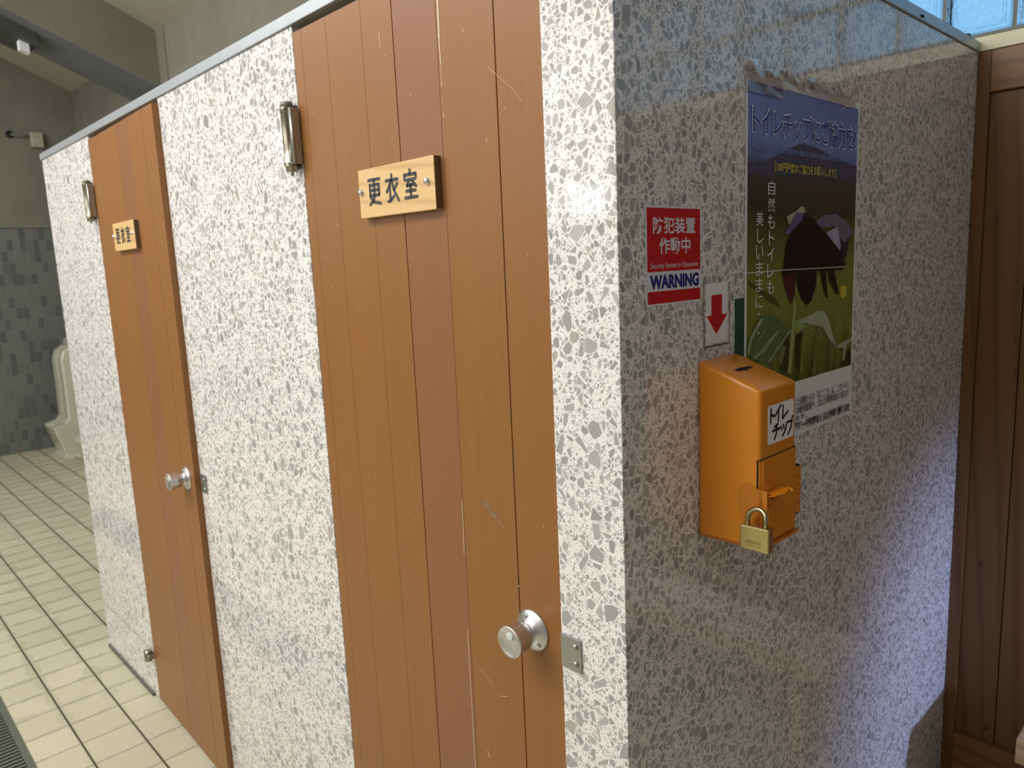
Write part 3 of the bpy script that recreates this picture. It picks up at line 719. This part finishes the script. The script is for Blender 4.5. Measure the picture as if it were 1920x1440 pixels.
# padlock hanging from the hasp
pk = thing('padlock', (0.096, 0.150, 1.045), 'brass padlock hanging from the hasp of the orange box', 'padlock')
lx0, lx1, ly0, ly1, lz0, lz1 = 0.0785, 0.1190, 0.1415, 0.1545, 1.0385, 1.0715
pb = MB().box(lx0, lx1, ly0, ly1, lz0, lz1, 0.0018, 3)
for v in pb.bm.verts:   # slightly barrelled faces
    t_ = (v.co.x-(lx0+lx1)/2)/((lx1-lx0)/2); v.co.y += (-0.0012 if v.co.y < (ly0+ly1)/2 else 0.0012)*(1-t_*t_)
obj('lock_body', pb, 'brass', pk)
pts = [(lx0+0.0078, 0.148, lz1-0.004), (lx0+0.0078, 0.148, lz1+0.0085)]
cx, rw = (lx0+lx1)/2, (lx1-lx0)/2-0.0078
for k in range(1, 12): a = math.pi - k*math.pi/12; pts.append((cx+math.cos(a)*rw, 0.148+0.004*math.sin(a), lz1+0.0085+math.sin(a)*0.0125))
pts += [(lx1-0.0078, 0.148, lz1+0.0085), (lx1-0.0078, 0.148, lz1-0.004)]
obj('shackle', MB().tube(pts, 0.0033, 16), 'shackle', pk)
eg = MB(); E_ = lambda a, b: Vector((lx0 + a*(lx1-lx0), ly0-0.0016, lz0 + b*(lz1-lz0)))
for k in range(7):
    a = 0.24 + k*0.075; stroke(eg, [(a*1.0, 0.30), (a+0.015, 0.42)], 0.014, E_)
for k in range(6):
    a = 0.26 + k*0.08; stroke(eg, [(a, 0.20), (a+0.045, 0.20)], 0.014, E_)
eg.face_normal((0, -1, 0)); obj('engraving', eg, 'brassd', pk)

# ------------------------------------------------------------------ warning sticker
ws = thing('warning_sticker', (0.0, 0.115, 1.358), 'red and white security warning sticker on the terrazzo side panel', 'sticker')
obj('backing', MB().box(0.0001, 0.0006, 0.0535, 0.1762, 1.3578, 1.4800), 'paperg', ws)
obj('red_panel', MB().box(0.0006, 0.0008, 0.0560, 0.1738, 1.3998, 1.4778), 'red', ws, label='red panel')
obj('red_bar', MB().box(0.0006, 0.0008, 0.0560, 0.1738, 1.3600, 1.3752), 'red', ws, label='red bar along the bottom')
m = MB(); text(m, '防犯装置', onR(0.0011), 0.0680, 0.1618, 1.4462, 1.4670, 0.018); text(m, '作動中', onR(0.0011), 0.0808, 0.1500, 1.4208, 1.4418, 0.018)
text(m, 'Security System in Operation', onR(0.0011), 0.0620, 0.1680, 1.4020, 1.4105, 0.0)
obj('white_lettering', m.face_normal((1, 0, 0)), 'paperg', ws)
m = MB(); text(m, 'WARNING', onR(0.0011), 0.0605, 0.1700, 1.3780, 1.3958, 0.045)
obj('navy_lettering', m.face_normal((1, 0, 0)), 'navy', ws)

# arrow card in its clear sleeve
ac = thing('arrow_card', (0.0, 0.213, 1.294), 'small white card with a red arrow pointing down at the orange box', 'card')
obj('card', MB().box(0.0002, 0.0008, 0.1880, 0.2440, 1.2965, 1.3790), 'paper', ac)
ar = MB().poly([onR(0.0010)(a, b) for a, b in ((0.2010, 1.3630), (0.2010, 1.3352), (0.1888, 1.3352), (0.2140, 1.3085), (0.2422, 1.3352), (0.2285, 1.3352), (0.2285, 1.3630))]).face_normal((1, 0, 0))
obj('red_arrow', ar, 'red', ac)
obj('clear_sleeve', MB().box(0.0001, 0.0016, 0.1815, 0.1835, 1.2925, 1.3798).box(0.0001, 0.0016, 0.2485, 0.2500, 1.2925, 1.3798).box(0.0001, 0.0016, 0.1835, 0.2485, 1.2925, 1.2942), 'film', ac)

# dark green card tucked behind the poster
tag(obj('green_card', MB().box(0.0001, 0.0006, 0.2640, 0.3100, 1.262, 1.3540), 'green', None, (0, 0.28, 1.262)), 'dark green card edge showing at the left of the poster', 'card')

# ------------------------------------------------------------------ poster
POLY = {
 'pale': [(0.4136, 1.4704), (0.4442, 1.4789), (0.4598, 1.4863), (0.4713, 1.4865), (0.4763, 1.4783), (0.4446, 1.4677), (0.4205, 1.4574)],
 'purple': [(0.4443, 1.4779), (0.4718, 1.4762), (0.463, 1.4637), (0.4167, 1.4422), (0.4078, 1.4463), (0.4227, 1.4574)],
 'lav': [(0.5104, 1.4618), (0.5395, 1.4738), (0.5909, 1.4766), (0.6351, 1.4647), (0.6616, 1.4487), (0.6592, 1.4418), (0.6264, 1.4283), (0.5955, 1.4444), (0.5921, 1.4556), (0.5405, 1.4533)],
 'tri': [(0.5536, 1.4457), (0.5975, 1.4556), (0.6129, 1.4239), (0.6108, 1.4149)],
 'dark': [(0.445, 1.4574), (0.4718, 1.4762), (0.5004, 1.4702), (0.5408, 1.449), (0.5717, 1.4445), (0.6129, 1.4239), (0.6374, 1.3889), (0.6239, 1.3813), (0.4477, 1.3859), (0.4033, 1.3805), (0.4128, 1.427), (0.4212, 1.4371)],
 'capR': [(0.5955, 1.4444), (0.6264, 1.4283), (0.6592, 1.4418), (0.6485, 1.4326), (0.6366, 1.4005), (0.6163, 1.4148)],
 'petC': [(0.4476, 1.389), (0.5239, 1.3862), (0.5202, 1.3601), (0.5065, 1.3367), (0.4922, 1.33), (0.4728, 1.3368), (0.4533, 1.3593)],
 'petL': [(0.4172, 1.427), (0.4462, 1.4265), (0.4477, 1.3848), (0.4445, 1.3471), (0.4313, 1.3353), (0.4127, 1.3594), (0.401, 1.3846)],
 'petR1': [(0.5339, 1.3858), (0.5569, 1.385), (0.5663, 1.3362), (0.554, 1.3426)],
 'petR2': [(0.5647, 1.3847), (0.5884, 1.3849), (0.6128, 1.3391), (0.599, 1.3422), (0.571, 1.3642)],
 'stem': [(0.444, 1.3619), (0.4532, 1.3614), (0.4487, 1.2957), (0.4375, 1.2235), (0.426, 1.225), (0.4371, 1.301)],
 'stem2': [(0.5245, 1.3752), (0.532, 1.3749), (0.5267, 1.3288), (0.5195, 1.3226)],
 'leafL': [(0.2932, 1.2745), (0.2988, 1.2897), (0.318, 1.3116), (0.3378, 1.3228), (0.3623, 1.3249), (0.3879, 1.3167), (0.419, 1.3005), (0.4395, 1.2965), (0.424, 1.2852), (0.398, 1.2668), (0.3641, 1.2478), (0.3148, 1.262)],
 'leafLv1': [(0.3378, 1.3208), (0.3459, 1.3202), (0.3124, 1.2923), (0.301, 1.2697), (0.2971, 1.2721), (0.3065, 1.2948)],
 'leafLv2': [(0.3884, 1.297), (0.3971, 1.2962), (0.347, 1.2684), (0.3189, 1.2595), (0.3168, 1.2638)],
 'leafLv3': [(0.4327, 1.295), (0.4382, 1.2945), (0.3893, 1.2657), (0.3641, 1.2499), (0.3598, 1.2525)],
 'leafR': [(0.446, 1.3066), (0.4787, 1.3093), (0.5273, 1.3165), (0.5529, 1.3157), (0.5748, 1.298), (0.5925, 1.2686), (0.6046, 1.2486), (0.5766, 1.2655), (0.5491, 1.2888), (0.5083, 1.2969)],
 'leafR2': [(0.4461, 1.3045), (0.4694, 1.3036), (0.4888, 1.2964), (0.4513, 1.2868)],
 'yellow': [(0.6175, 1.3527), (0.6312, 1.3548), (0.6438, 1.3513), (0.6436, 1.3372), (0.6272, 1.3312), (0.6168, 1.3365)],
 'blade': [(0.61, 1.2503), (0.6722, 1.2583), (0.6726, 1.2522), (0.6508, 1.2484), (0.643, 1.219), (0.6343, 1.2213), (0.6385, 1.2437), (0.6131, 1.2453)],
 'g1': [(0.468, 1.2194), (0.4795, 1.2885), (0.4868, 1.2878), (0.4801, 1.2166)],
 'g2': [(0.5124, 1.2089), (0.5285, 1.2929), (0.5387, 1.292), (0.5557, 1.2631), (0.5352, 1.2607), (0.5274, 1.2114)],
 'g3': [(0.5792, 1.2186), (0.5766, 1.2655), (0.5991, 1.2492), (0.5955, 1.2189)],
 'g4': [(0.3898, 1.2467), (0.4065, 1.2743), (0.4178, 1.2689), (0.4076, 1.2403)],
 'dk1': [(0.4063, 1.2828), (0.4238, 1.2916), (0.4337, 1.2671), (0.4214, 1.2256), (0.3989, 1.235)],
 'dk2': [(0.4515, 1.2825), (0.4748, 1.2889), (0.4678, 1.2238), (0.4486, 1.2351)],
 'dk3': [(0.6235, 1.213), (0.6675, 1.2417), (0.6727, 1.2093), (0.6407, 1.2096)],
 'dk4': [(0.2975, 1.3793), (0.3871, 1.3466), (0.4005, 1.3313), (0.3661, 1.3419), (0.3015, 1.3714)],
}

po = thing('poster', (0.0, 0.485, 1.118), 'tall poster of a dark drooping flower under blue Japanese headline text', 'poster')
e = 0.0009
obj('sheet', MB().box(0.0006, e, 0.2905, 0.6800, 1.1165, 1.6660), 'margin', po)
obj('photograph', MB().poly([(e+.0002, 0.2960, 1.2075), (e+.0002, 0.6740, 1.2075), (e+.0002, 0.6740, 1.6555), (e+.0002, 0.2960, 1.6555)]).face_normal((1, 0, 0)), 'poster', po)
mt = MB().poly([(e+.0004, a, b) for a, b in ((0.2960, 1.540), (0.34, 1.548), (0.38, 1.558), (0.42, 1.572), (0.45, 1.580), (0.48, 1.582), (0.52, 1.579), (0.56, 1.572), (0.61, 1.566), (0.674, 1.558), (0.674, 1.530), (0.5, 1.535), (0.2960, 1.528))])
obj('mountain', mt.face_normal((1, 0, 0)), 'mount', po)
FM = dict(pale=(0.42, 0.42, 0.24), purple=(0.13, 0.12, 0.28), lav=(0.17, 0.15, 0.22), tri=(0.42, 0.38, 0.55), dark=(0.012, 0.008, 0.010), capR=(0.035, 0.026, 0.04), petC=(0.014, 0.009, 0.012), petL=(0.070, 0.018, 0.014),
          petR1=(0.016, 0.013, 0.010), petR2=(0.020, 0.015, 0.013), stem=(0.33, 0.37, 0.14), stem2=(0.22, 0.25, 0.09), leafL=(0.11, 0.17, 0.06), leafLv1=(0.34, 0.40, 0.24), leafLv2=(0.30, 0.36, 0.20), leafLv3=(0.32, 0.38, 0.21),
          leafR=(0.40, 0.46, 0.30), leafR2=(0.28, 0.38, 0.10), yellow=(0.62, 0.52, 0.06), blade=(0.42, 0.42, 0.33), g1=(0.16, 0.22, 0.04), g2=(0.14, 0.19, 0.035), g3=(0.13, 0.18, 0.04), g4=(0.16, 0.2, 0.05),
          dk1=(0.035, 0.05, 0.010), dk2=(0.03, 0.04, 0.008), dk3=(0.03, 0.04, 0.008), dk4=(0.08, 0.10, 0.02))
order = ['dk4', 'dk1', 'dk2', 'dk3', 'g1', 'g2', 'g3', 'g4', 'yellow', 'blade', 'stem2', 'stem', 'leafL', 'leafLv1', 'leafLv2', 'leafLv3', 'leafR', 'leafR2', 'petL', 'petC', 'petR1', 'petR2', 'pale', 'lav', 'dark', 'capR', 'tri', 'purple']
NAMES = dict(dk4='leaf_shadow', dk1='leaf_shadow', dk2='leaf_shadow', dk3='leaf_shadow', g1='grass_blade', g2='grass_blade', g3='grass_blade', g4='grass_blade', yellow='yellow_bloom', blade='pale_blade', stem2='stem', stem='stem',
             leafL='leaf', leafR='leaf', leafR2='leaf', leafLv1='leaf_vein', leafLv2='leaf_vein', leafLv3='leaf_vein', petL='petal', petC='petal', petR1='petal', petR2='petal', pale='petal', lav='petal', dark='flower_bell', capR='petal', tri='petal', purple='petal')
fl = None
for i, k in enumerate(order):
    m = MB().poly([(e + 0.00045 + i*0.00004, a, b) for a, b in POLY[k]]).face_normal((1, 0, 0))
    MT[k] = plain('print_' + NAMES[k], FM[k], 0.35, 0, 0.35, 60, Specular_IOR_Level=0.25)
    obj(NAMES[k], m, k, po)
VP = onR(e + 0.0017)
for c_ in ([(0.300, 1.2275), (0.312, 1.262), (0.332, 1.291), (0.352, 1.302)], [(0.322, 1.236), (0.340, 1.262), (0.366, 1.288)], [(0.352, 1.229), (0.372, 1.255), (0.395, 1.282)],
           [(0.468, 1.290), (0.498, 1.297), (0.525, 1.293), (0.548, 1.270)], [(0.475, 1.286), (0.510, 1.289), (0.535, 1.270)]): obj('leaf_vein', stroke(MB(), c_, 0.0013, VP).face_normal((1, 0, 0)), 'leafLv1', po)
for c_ in ([(0.470, 1.400), (0.474, 1.355), (0.486, 1.325)], [(0.500, 1.440), (0.505, 1.390), (0.508, 1.345)], [(0.445, 1.420), (0.440, 1.375), (0.450, 1.340)], [(0.535, 1.445), (0.560, 1.420), (0.590, 1.402)]): obj('petal_rib', stroke(MB(), c_, 0.0018, VP).face_normal((1, 0, 0)), 'capR', po)
L = e + 0.0019
m = MB(); text(m, 'トイレチップにご協力を!', onR(L), 0.304, 0.664, 1.5820, 1.6265, 0.042)
obj('headline_outline', m.face_normal((1, 0, 0)), 'outline', po)
m = MB(); text(m, 'トイレチップにご協力を!', onR(L+0.0003), 0.3065, 0.6615, 1.5850, 1.6235, 0.008)
obj('headline', m.face_normal((1, 0, 0)), 'titleblue', po)
m = MB(); text(m, 'Please help us keep the restroom clean by adding a small donation(Toilet Chip)here.', onR(L), 0.3055, 0.6620, 1.5590, 1.5740, 0.018)
obj('english_line', m.face_normal((1, 0, 0)), 'paleblue', po)
m = MB(); text(m, '【100円程度のご協力をお願いします】', onR(L), 0.3720, 0.5850, 1.5355, 1.5505, 0.015)
obj('yellow_line', m.face_normal((1, 0, 0)), 'yellow', po)
m = MB()
zz = 1.5215
for ch in '自然もトイレも':
    text(m, ch, onR(L), 0.3530 + (0.004 if ch in 'ト' else 0), 0.3745, zz-0.0205, zz, -0.004); zz -= 0.0243
zz = 1.4765
for ch in '美しいままに':
    text(m, ch, onR(L), 0.3185 + (0.003 if ch in 'し' else 0), 0.3400, zz-0.0205, zz, -0.004); zz -= 0.0240
for zz in (1.3275, 1.3120, 1.2990): stroke(m, [(0.3285, zz), (0.3286, zz)], 0.0042, onR(L))
obj('vertical_lettering', m.face_normal((1, 0, 0)), 'pwhite', po)
m = MB()
text(m, 'いただきました皆様からの「まごころ」は、このトイレ', onR(L), 0.395, 0.6650, 1.1660, 1.1805, 0.008)
text(m, 'の維持管理や、白山の環境保全に役立た', onR(L), 0.455, 0.6640, 1.1520, 1.1655, 0.008)
text(m, 'ます。', onR(L), 0.455, 0.4950, 1.1415, 1.1500, 0.008)
text(m, '管理:一般財団法人 白山市地域振興公社', onR(L), 0.452, 0.6695, 1.1235, 1.1390, 0.030)
obj('small_print', m.face_normal((1, 0, 0)), 'black', po)
# laminating film: covers the sheet and stands up as a wrinkled edge above it, with a crease across the middle
fm_ = MB(); nx, nz = 44, 10
def film_pt(i, j):
    a = 0.2868 + (0.6570-0.2868)*i/nx
    top = 1.6800 + 0.004*math.sin(i*0.55) - 0.010*max(0, (i/nx-0.75))*3
    lo = 1.640 if i < nx*0.30 else 1.656
    b = lo + (top-lo)*j/nz
    x = L + 0.0004 + (0.0035*max(0, j/nz-0.35)*(1+math.sin(i*1.3)*0.7) + 0.0012*math.sin(i*0.9+j*0.8)*j/nz)
    return Vector((x, a, b))
G = [[fm_.bm.verts.new(film_pt(i, j)) for j in range(nz+1)] for i in range(nx+1)]
for i in range(nx):
    for j in range(nz):
        f = fm_.bm.faces.new((G[i][j], G[i+1][j], G[i+1][j+1], G[i][j+1])); f.smooth = True
obj('laminate_edge', fm_.face_normal((1, 0, 0)), 'film', po, label='clear wrinkled laminate along the top edge')
m = MB(); stroke(m, [(0.2913, 1.3893), (0.40, 1.3895), (0.52, 1.3880), (0.634, 1.3867)], 0.0011, onR(L+0.0003)); obj('crease', m.face_normal((1, 0, 0)), 'pwhite', po)
m = MB(); stroke(m, [(0.605, 1.648), (0.618, 1.654), (0.632, 1.655)], 0.0014, onR(L+0.0003)); obj('tape_curl', m.face_normal((1, 0, 0)), 'pwhite', po)

# ------------------------------------------------------------------ wood panelling, sill and glass blocks at the end
wp = thing('wood_panelling', (0.7, 1.343, 0), 'dark brown plank panelling with a top rail, at the right behind the terrazzo wall', 'panelling')
YW = 1.343
obj('stile', MB().box(0.0005, 0.0272, YW, YW+0.03, 0.0, 1.8495, 0.0012), 'panel', wp)
obj('top_rail', MB().box(0.0276, 1.95, YW+0.0005, YW+0.03, 1.7580, 1.8495, 0.0012), 'rail_w', wp)
obj('bottom_rail', MB().box(0.0276, 1.95, YW-0.004, YW+0.03, 0.0, 0.146, 0.0012), 'rail_w', wp)
x = 0.0276
for wd in (0.0895, 0.112, 0.112, 0.112, 0.112, 0.112, 0.112, 0.112, 0.112, 0.112, 0.112, 0.112, 0.112, 0.112, 0.112, 0.112, 0.112):
    x2 = min(x+wd-0.0022, 1.95)
    q = MB().box(x, x2, YW+0.011, YW+0.03, 0.146, 1.758, 0.0012)
    pl = obj('plank', q, 'panel', wp, (x, YW, random.uniform(0, 3)))
    x += wd
    if x > 1.93: break
obj('plank_backing', MB().box(0.01, 1.95, YW+0.03, YW+0.0465, 0.0, 1.8495), 'dark', wp)
for a, b, r1, r2 in ((0.0623, 0.6206, 0.006, 0.008), (0.0982, 0.185, 0.005, 0.008), (0.0538, 1.4714, 0.003, 0.012)):
    ring = [(a+math.cos(k*math.tau/14)*r1*(1+.15*math.sin(3*k)), YW+0.0107, b+math.sin(k*math.tau/14)*r2) for k in range(14)]
    obj('knot', MB().poly(ring).face_normal((0, -1, 0)), 'knot', wp)
struct('trim_1', MB().box(-0.042, 1.95, YW-0.0035, 1.41, 1.8503, 1.8815, 0.001), 'sill', (0.6, YW, 1.85))
g = struct('window_1', None, None, (0.4, 1.44, 1.9))
BP = 0.1475; BZ = 0.1510; BX0 = -0.0905; BZ0 = 1.9055; NB0, NB1, NR = -3, 12, 4
fr = MB()
gx0 = BX0 + NB0*BP - 0.0075
gx1 = BX0 + NB1*BP
for k in range(NB0, NB1+1): xx = BX0 + k*BP - 0.0042; fr.box(xx-0.0042, xx+0.0042, 1.409, 1.475, 1.876, BZ0+NR*BZ)
for r_ in range(NR+1): zz = BZ0 + r_*BZ - 0.0055; fr.box(gx0, gx1, 1.4095, 1.474, zz-0.0055 - (0.018 if r_ == 0 else 0), zz+0.0050)
obj('mortar', fr, 'mortar', g)
def glass_block(x0, z0):
    w, h = BP-0.0090, BZ-0.0115; rings = []
    def rect(i, y): return [(x0+i, y, z0+i), (x0+w-i, y, z0+i), (x0+w-i, y, z0+h-i), (x0+i, y, z0+h-i)]
    mb = MB(); mb.loft([rect(0.001, 1.474), rect(0, 1.470), rect(0, 1.408), rect(0.003, 1.402), rect(0.010, 1.401), rect(0.013, 1.4035), rect(0.0165, 1.4035), rect(0.019, 1.4015), rect(0.030, 1.4005)])
    return mb
proto = None
for k in range(NB0, NB1):
    for r_ in range(NR):
        if proto is None: proto = obj('glass_block', glass_block(BX0+k*BP, BZ0+r_*BZ), 'block', g); k0, r0 = k, r_
        else:
            c = proto.copy(); COL.objects.link(c); c.parent = g; c.location = proto.location + Vector(((k-k0)*BP, 0, (r_-r0)*BZ))
# bench end in front of the panelling
bn = thing('bench', (0.75, 1.2, 0), 'pale wooden bench end at the lower right in front of the brown panelling', 'bench')
obj('seat', MB().box(0.2085, 1.30, 1.112, 1.335, 0.270, 0.330, 0.004, 2), 'bench', bn)
for a in (0.30, 1.20):
    for b_ in (1.14, 1.305): obj('leg', MB().box(a-0.02, a+0.02, b_-0.02, b_+0.02, 0, 0.270, 0.002), 'bench', bn)

# ------------------------------------------------------------------ far end: urinals, conduit box, lamp fixture, drain
def make_urinal(cx, label):
    yb = 1.03; ru = thing('urinal', (cx, yb, 0), label, 'urinal', 'wall urinals')
    w = 0.17
    mb = MB()
    # channel body: U section in plan, lofted upwards
    prof = [(0.02, 0.300, 0.150), (0.06, 0.315, 0.155), (0.235, 0.365, 0.168), (0.262, 0.372, 0.170), (0.285, 0.285, 0.168), (0.32, 0.255, 0.165), (0.60, 0.250, 0.160), (0.80, 0.250, 0.155), (0.87, 0.225, 0.150), (0.905, 0.175, 0.140)]
    rings = []
    for z, d, hw in prof:
        t_ = 0.118; ib = 0.05 if z > 0.262 else 0.05
        rings.append([(cx-hw, yb, z), (cx-hw, yb-d+0.012, z), (cx-hw+0.012, yb-d, z), (cx-hw+t_, yb-d, z), (cx-hw+t_+0.012, yb-ib, z), (cx+hw-t_-0.012, yb-ib, z), (cx+hw-t_, yb-d, z), (cx+hw-0.012, yb-d, z), (cx+hw, yb-d+0.012, z), (cx+hw, yb, z)])
    mb.loft(rings); body = obj('body', mb, 'ceramic', ru)
    # front bowl between the flanges
    fb = MB(); rr_ = []
    for z, d, hw in ((0.085, 0.318, 0.10), (0.14, 0.335, 0.108), (0.235, 0.368, 0.115), (0.257, 0.378, 0.116)):
        rr_.append([(cx-hw, yb-d+0.05, z), (cx-hw, yb-d+0.006, z), (cx-hw*0.5, yb-d-0.004, z), (cx+hw*0.5, yb-d-0.004, z), (cx+hw, yb-d+0.006, z), (cx+hw, yb-d+0.05, z)])
    fb.loft(rr_); obj('bowl_front', fb, 'ceramic', ru)
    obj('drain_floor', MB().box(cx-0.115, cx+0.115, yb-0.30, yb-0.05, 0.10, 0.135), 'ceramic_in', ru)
    obj('foot', MB().hexa([(cx-0.155, yb-0.325, 0), (cx+0.155, yb-0.325, 0), (cx+0.155, yb, 0), (cx-0.155, yb, 0), (cx-0.150, yb-0.312, 0.022), (cx+0.150, yb-0.312, 0.022), (cx+0.150, yb, 0.022), (cx-0.150, yb, 0.022)]), 'ceramic', ru)
    cp = MB(); ring = []
    for k in range(13): a = math.pi*k/12; ring.append((cx+math.cos(a)*0.10, yb-0.165, 0.885+math.sin(a)*0.085))
    cp.prism(ring, (0, 0.165, 0)); obj('flush_cover', cp, 'greyplate', ru, label='grey flush cover')
    obj('spreader', MB().box(cx-0.03, cx+0.03, yb-0.13, yb-0.05, 0.775, 0.80, 0.008), 'ceramic', ru)
    return ru
make_urinal(-6.45, 'cream ceramic urinal at the far end, nearest the dark tiled wall')
make_urinal(-5.56, 'second cream urinal, only its lip showing past the terrazzo end panel')

jb = thing('junction_box', (-6.862, 0.93, 2.60), 'small pale electrical box with a conduit on the far concrete wall', 'electrical box')
obj('box_body', MB().box(-6.87, -6.815, 0.905, 0.995, 2.545, 2.665, 0.006), 'boxplate', jb)
obj('conduit', MB().tube([(-6.857, 0.77, 2.640), (-6.855, 0.84, 2.632), (-6.855, 0.92, 2.632)], 0.011, 10), 'pipe', jb)
obj('wall_sleeve', MB().lathe((-6.872, 0.765, 2.640), (1, 0, 0), [(0.030, 0), (0.030, 0.012), (0.022, 0.014), (0.0, 0.006)], 20), 'black', jb)

fx = thing('lamp_fixture', (-5.0, 0.0, 3.1), 'dark grey lamp channel under the sloping concrete beam, with a white end cap', 'lamp fixture')
def slab(x0, x1, ya, yb_, o1, o2):
    return MB().hexa([(x0, ya, zb(ya)-o2), (x1, ya, zb(ya)-o2), (x1, yb_, zb(yb_)-o2), (x0, yb_, zb(yb_)-o2), (x0, ya, zb(ya)-o1), (x1, ya, zb(ya)-o1), (x1, yb_, zb(yb_)-o1), (x0, yb_, zb(yb_)-o1)])
obj('channel', slab(-5.22, -4.92, 0.60, -0.68, 0.005, 0.075), 'fixture', fx)
obj('end_cap', slab(-5.05, -4.985, 0.565, 0.515, 0.075, 0.130), 'tag', fx, label='white plastic end cap')

dg = thing('floor_drain', (-1.5, -0.47, 0.0), 'steel slotted drain grating set in the tiled floor at the lower left', 'drain')
obj('frame', MB().box(-4.6, 0.4, -0.400, -0.380, 0.0, 0.003).box(-4.6, 0.4, -0.56, -0.545, 0.0, 0.003), 'channel', dg)
obj('pit', MB().box(-4.6, 0.4, -0.545, -0.400, 0.0, 0.0008), 'blackslot', dg)
br = MB()
xx = -4.58
while xx < 0.38: br.box(xx, xx+0.0105, -0.544, -0.401, 0.0009, 0.0038); xx += 0.0205
o = obj('grating_bar', br, 'grate', dg); o['kind'] = 'stuff'
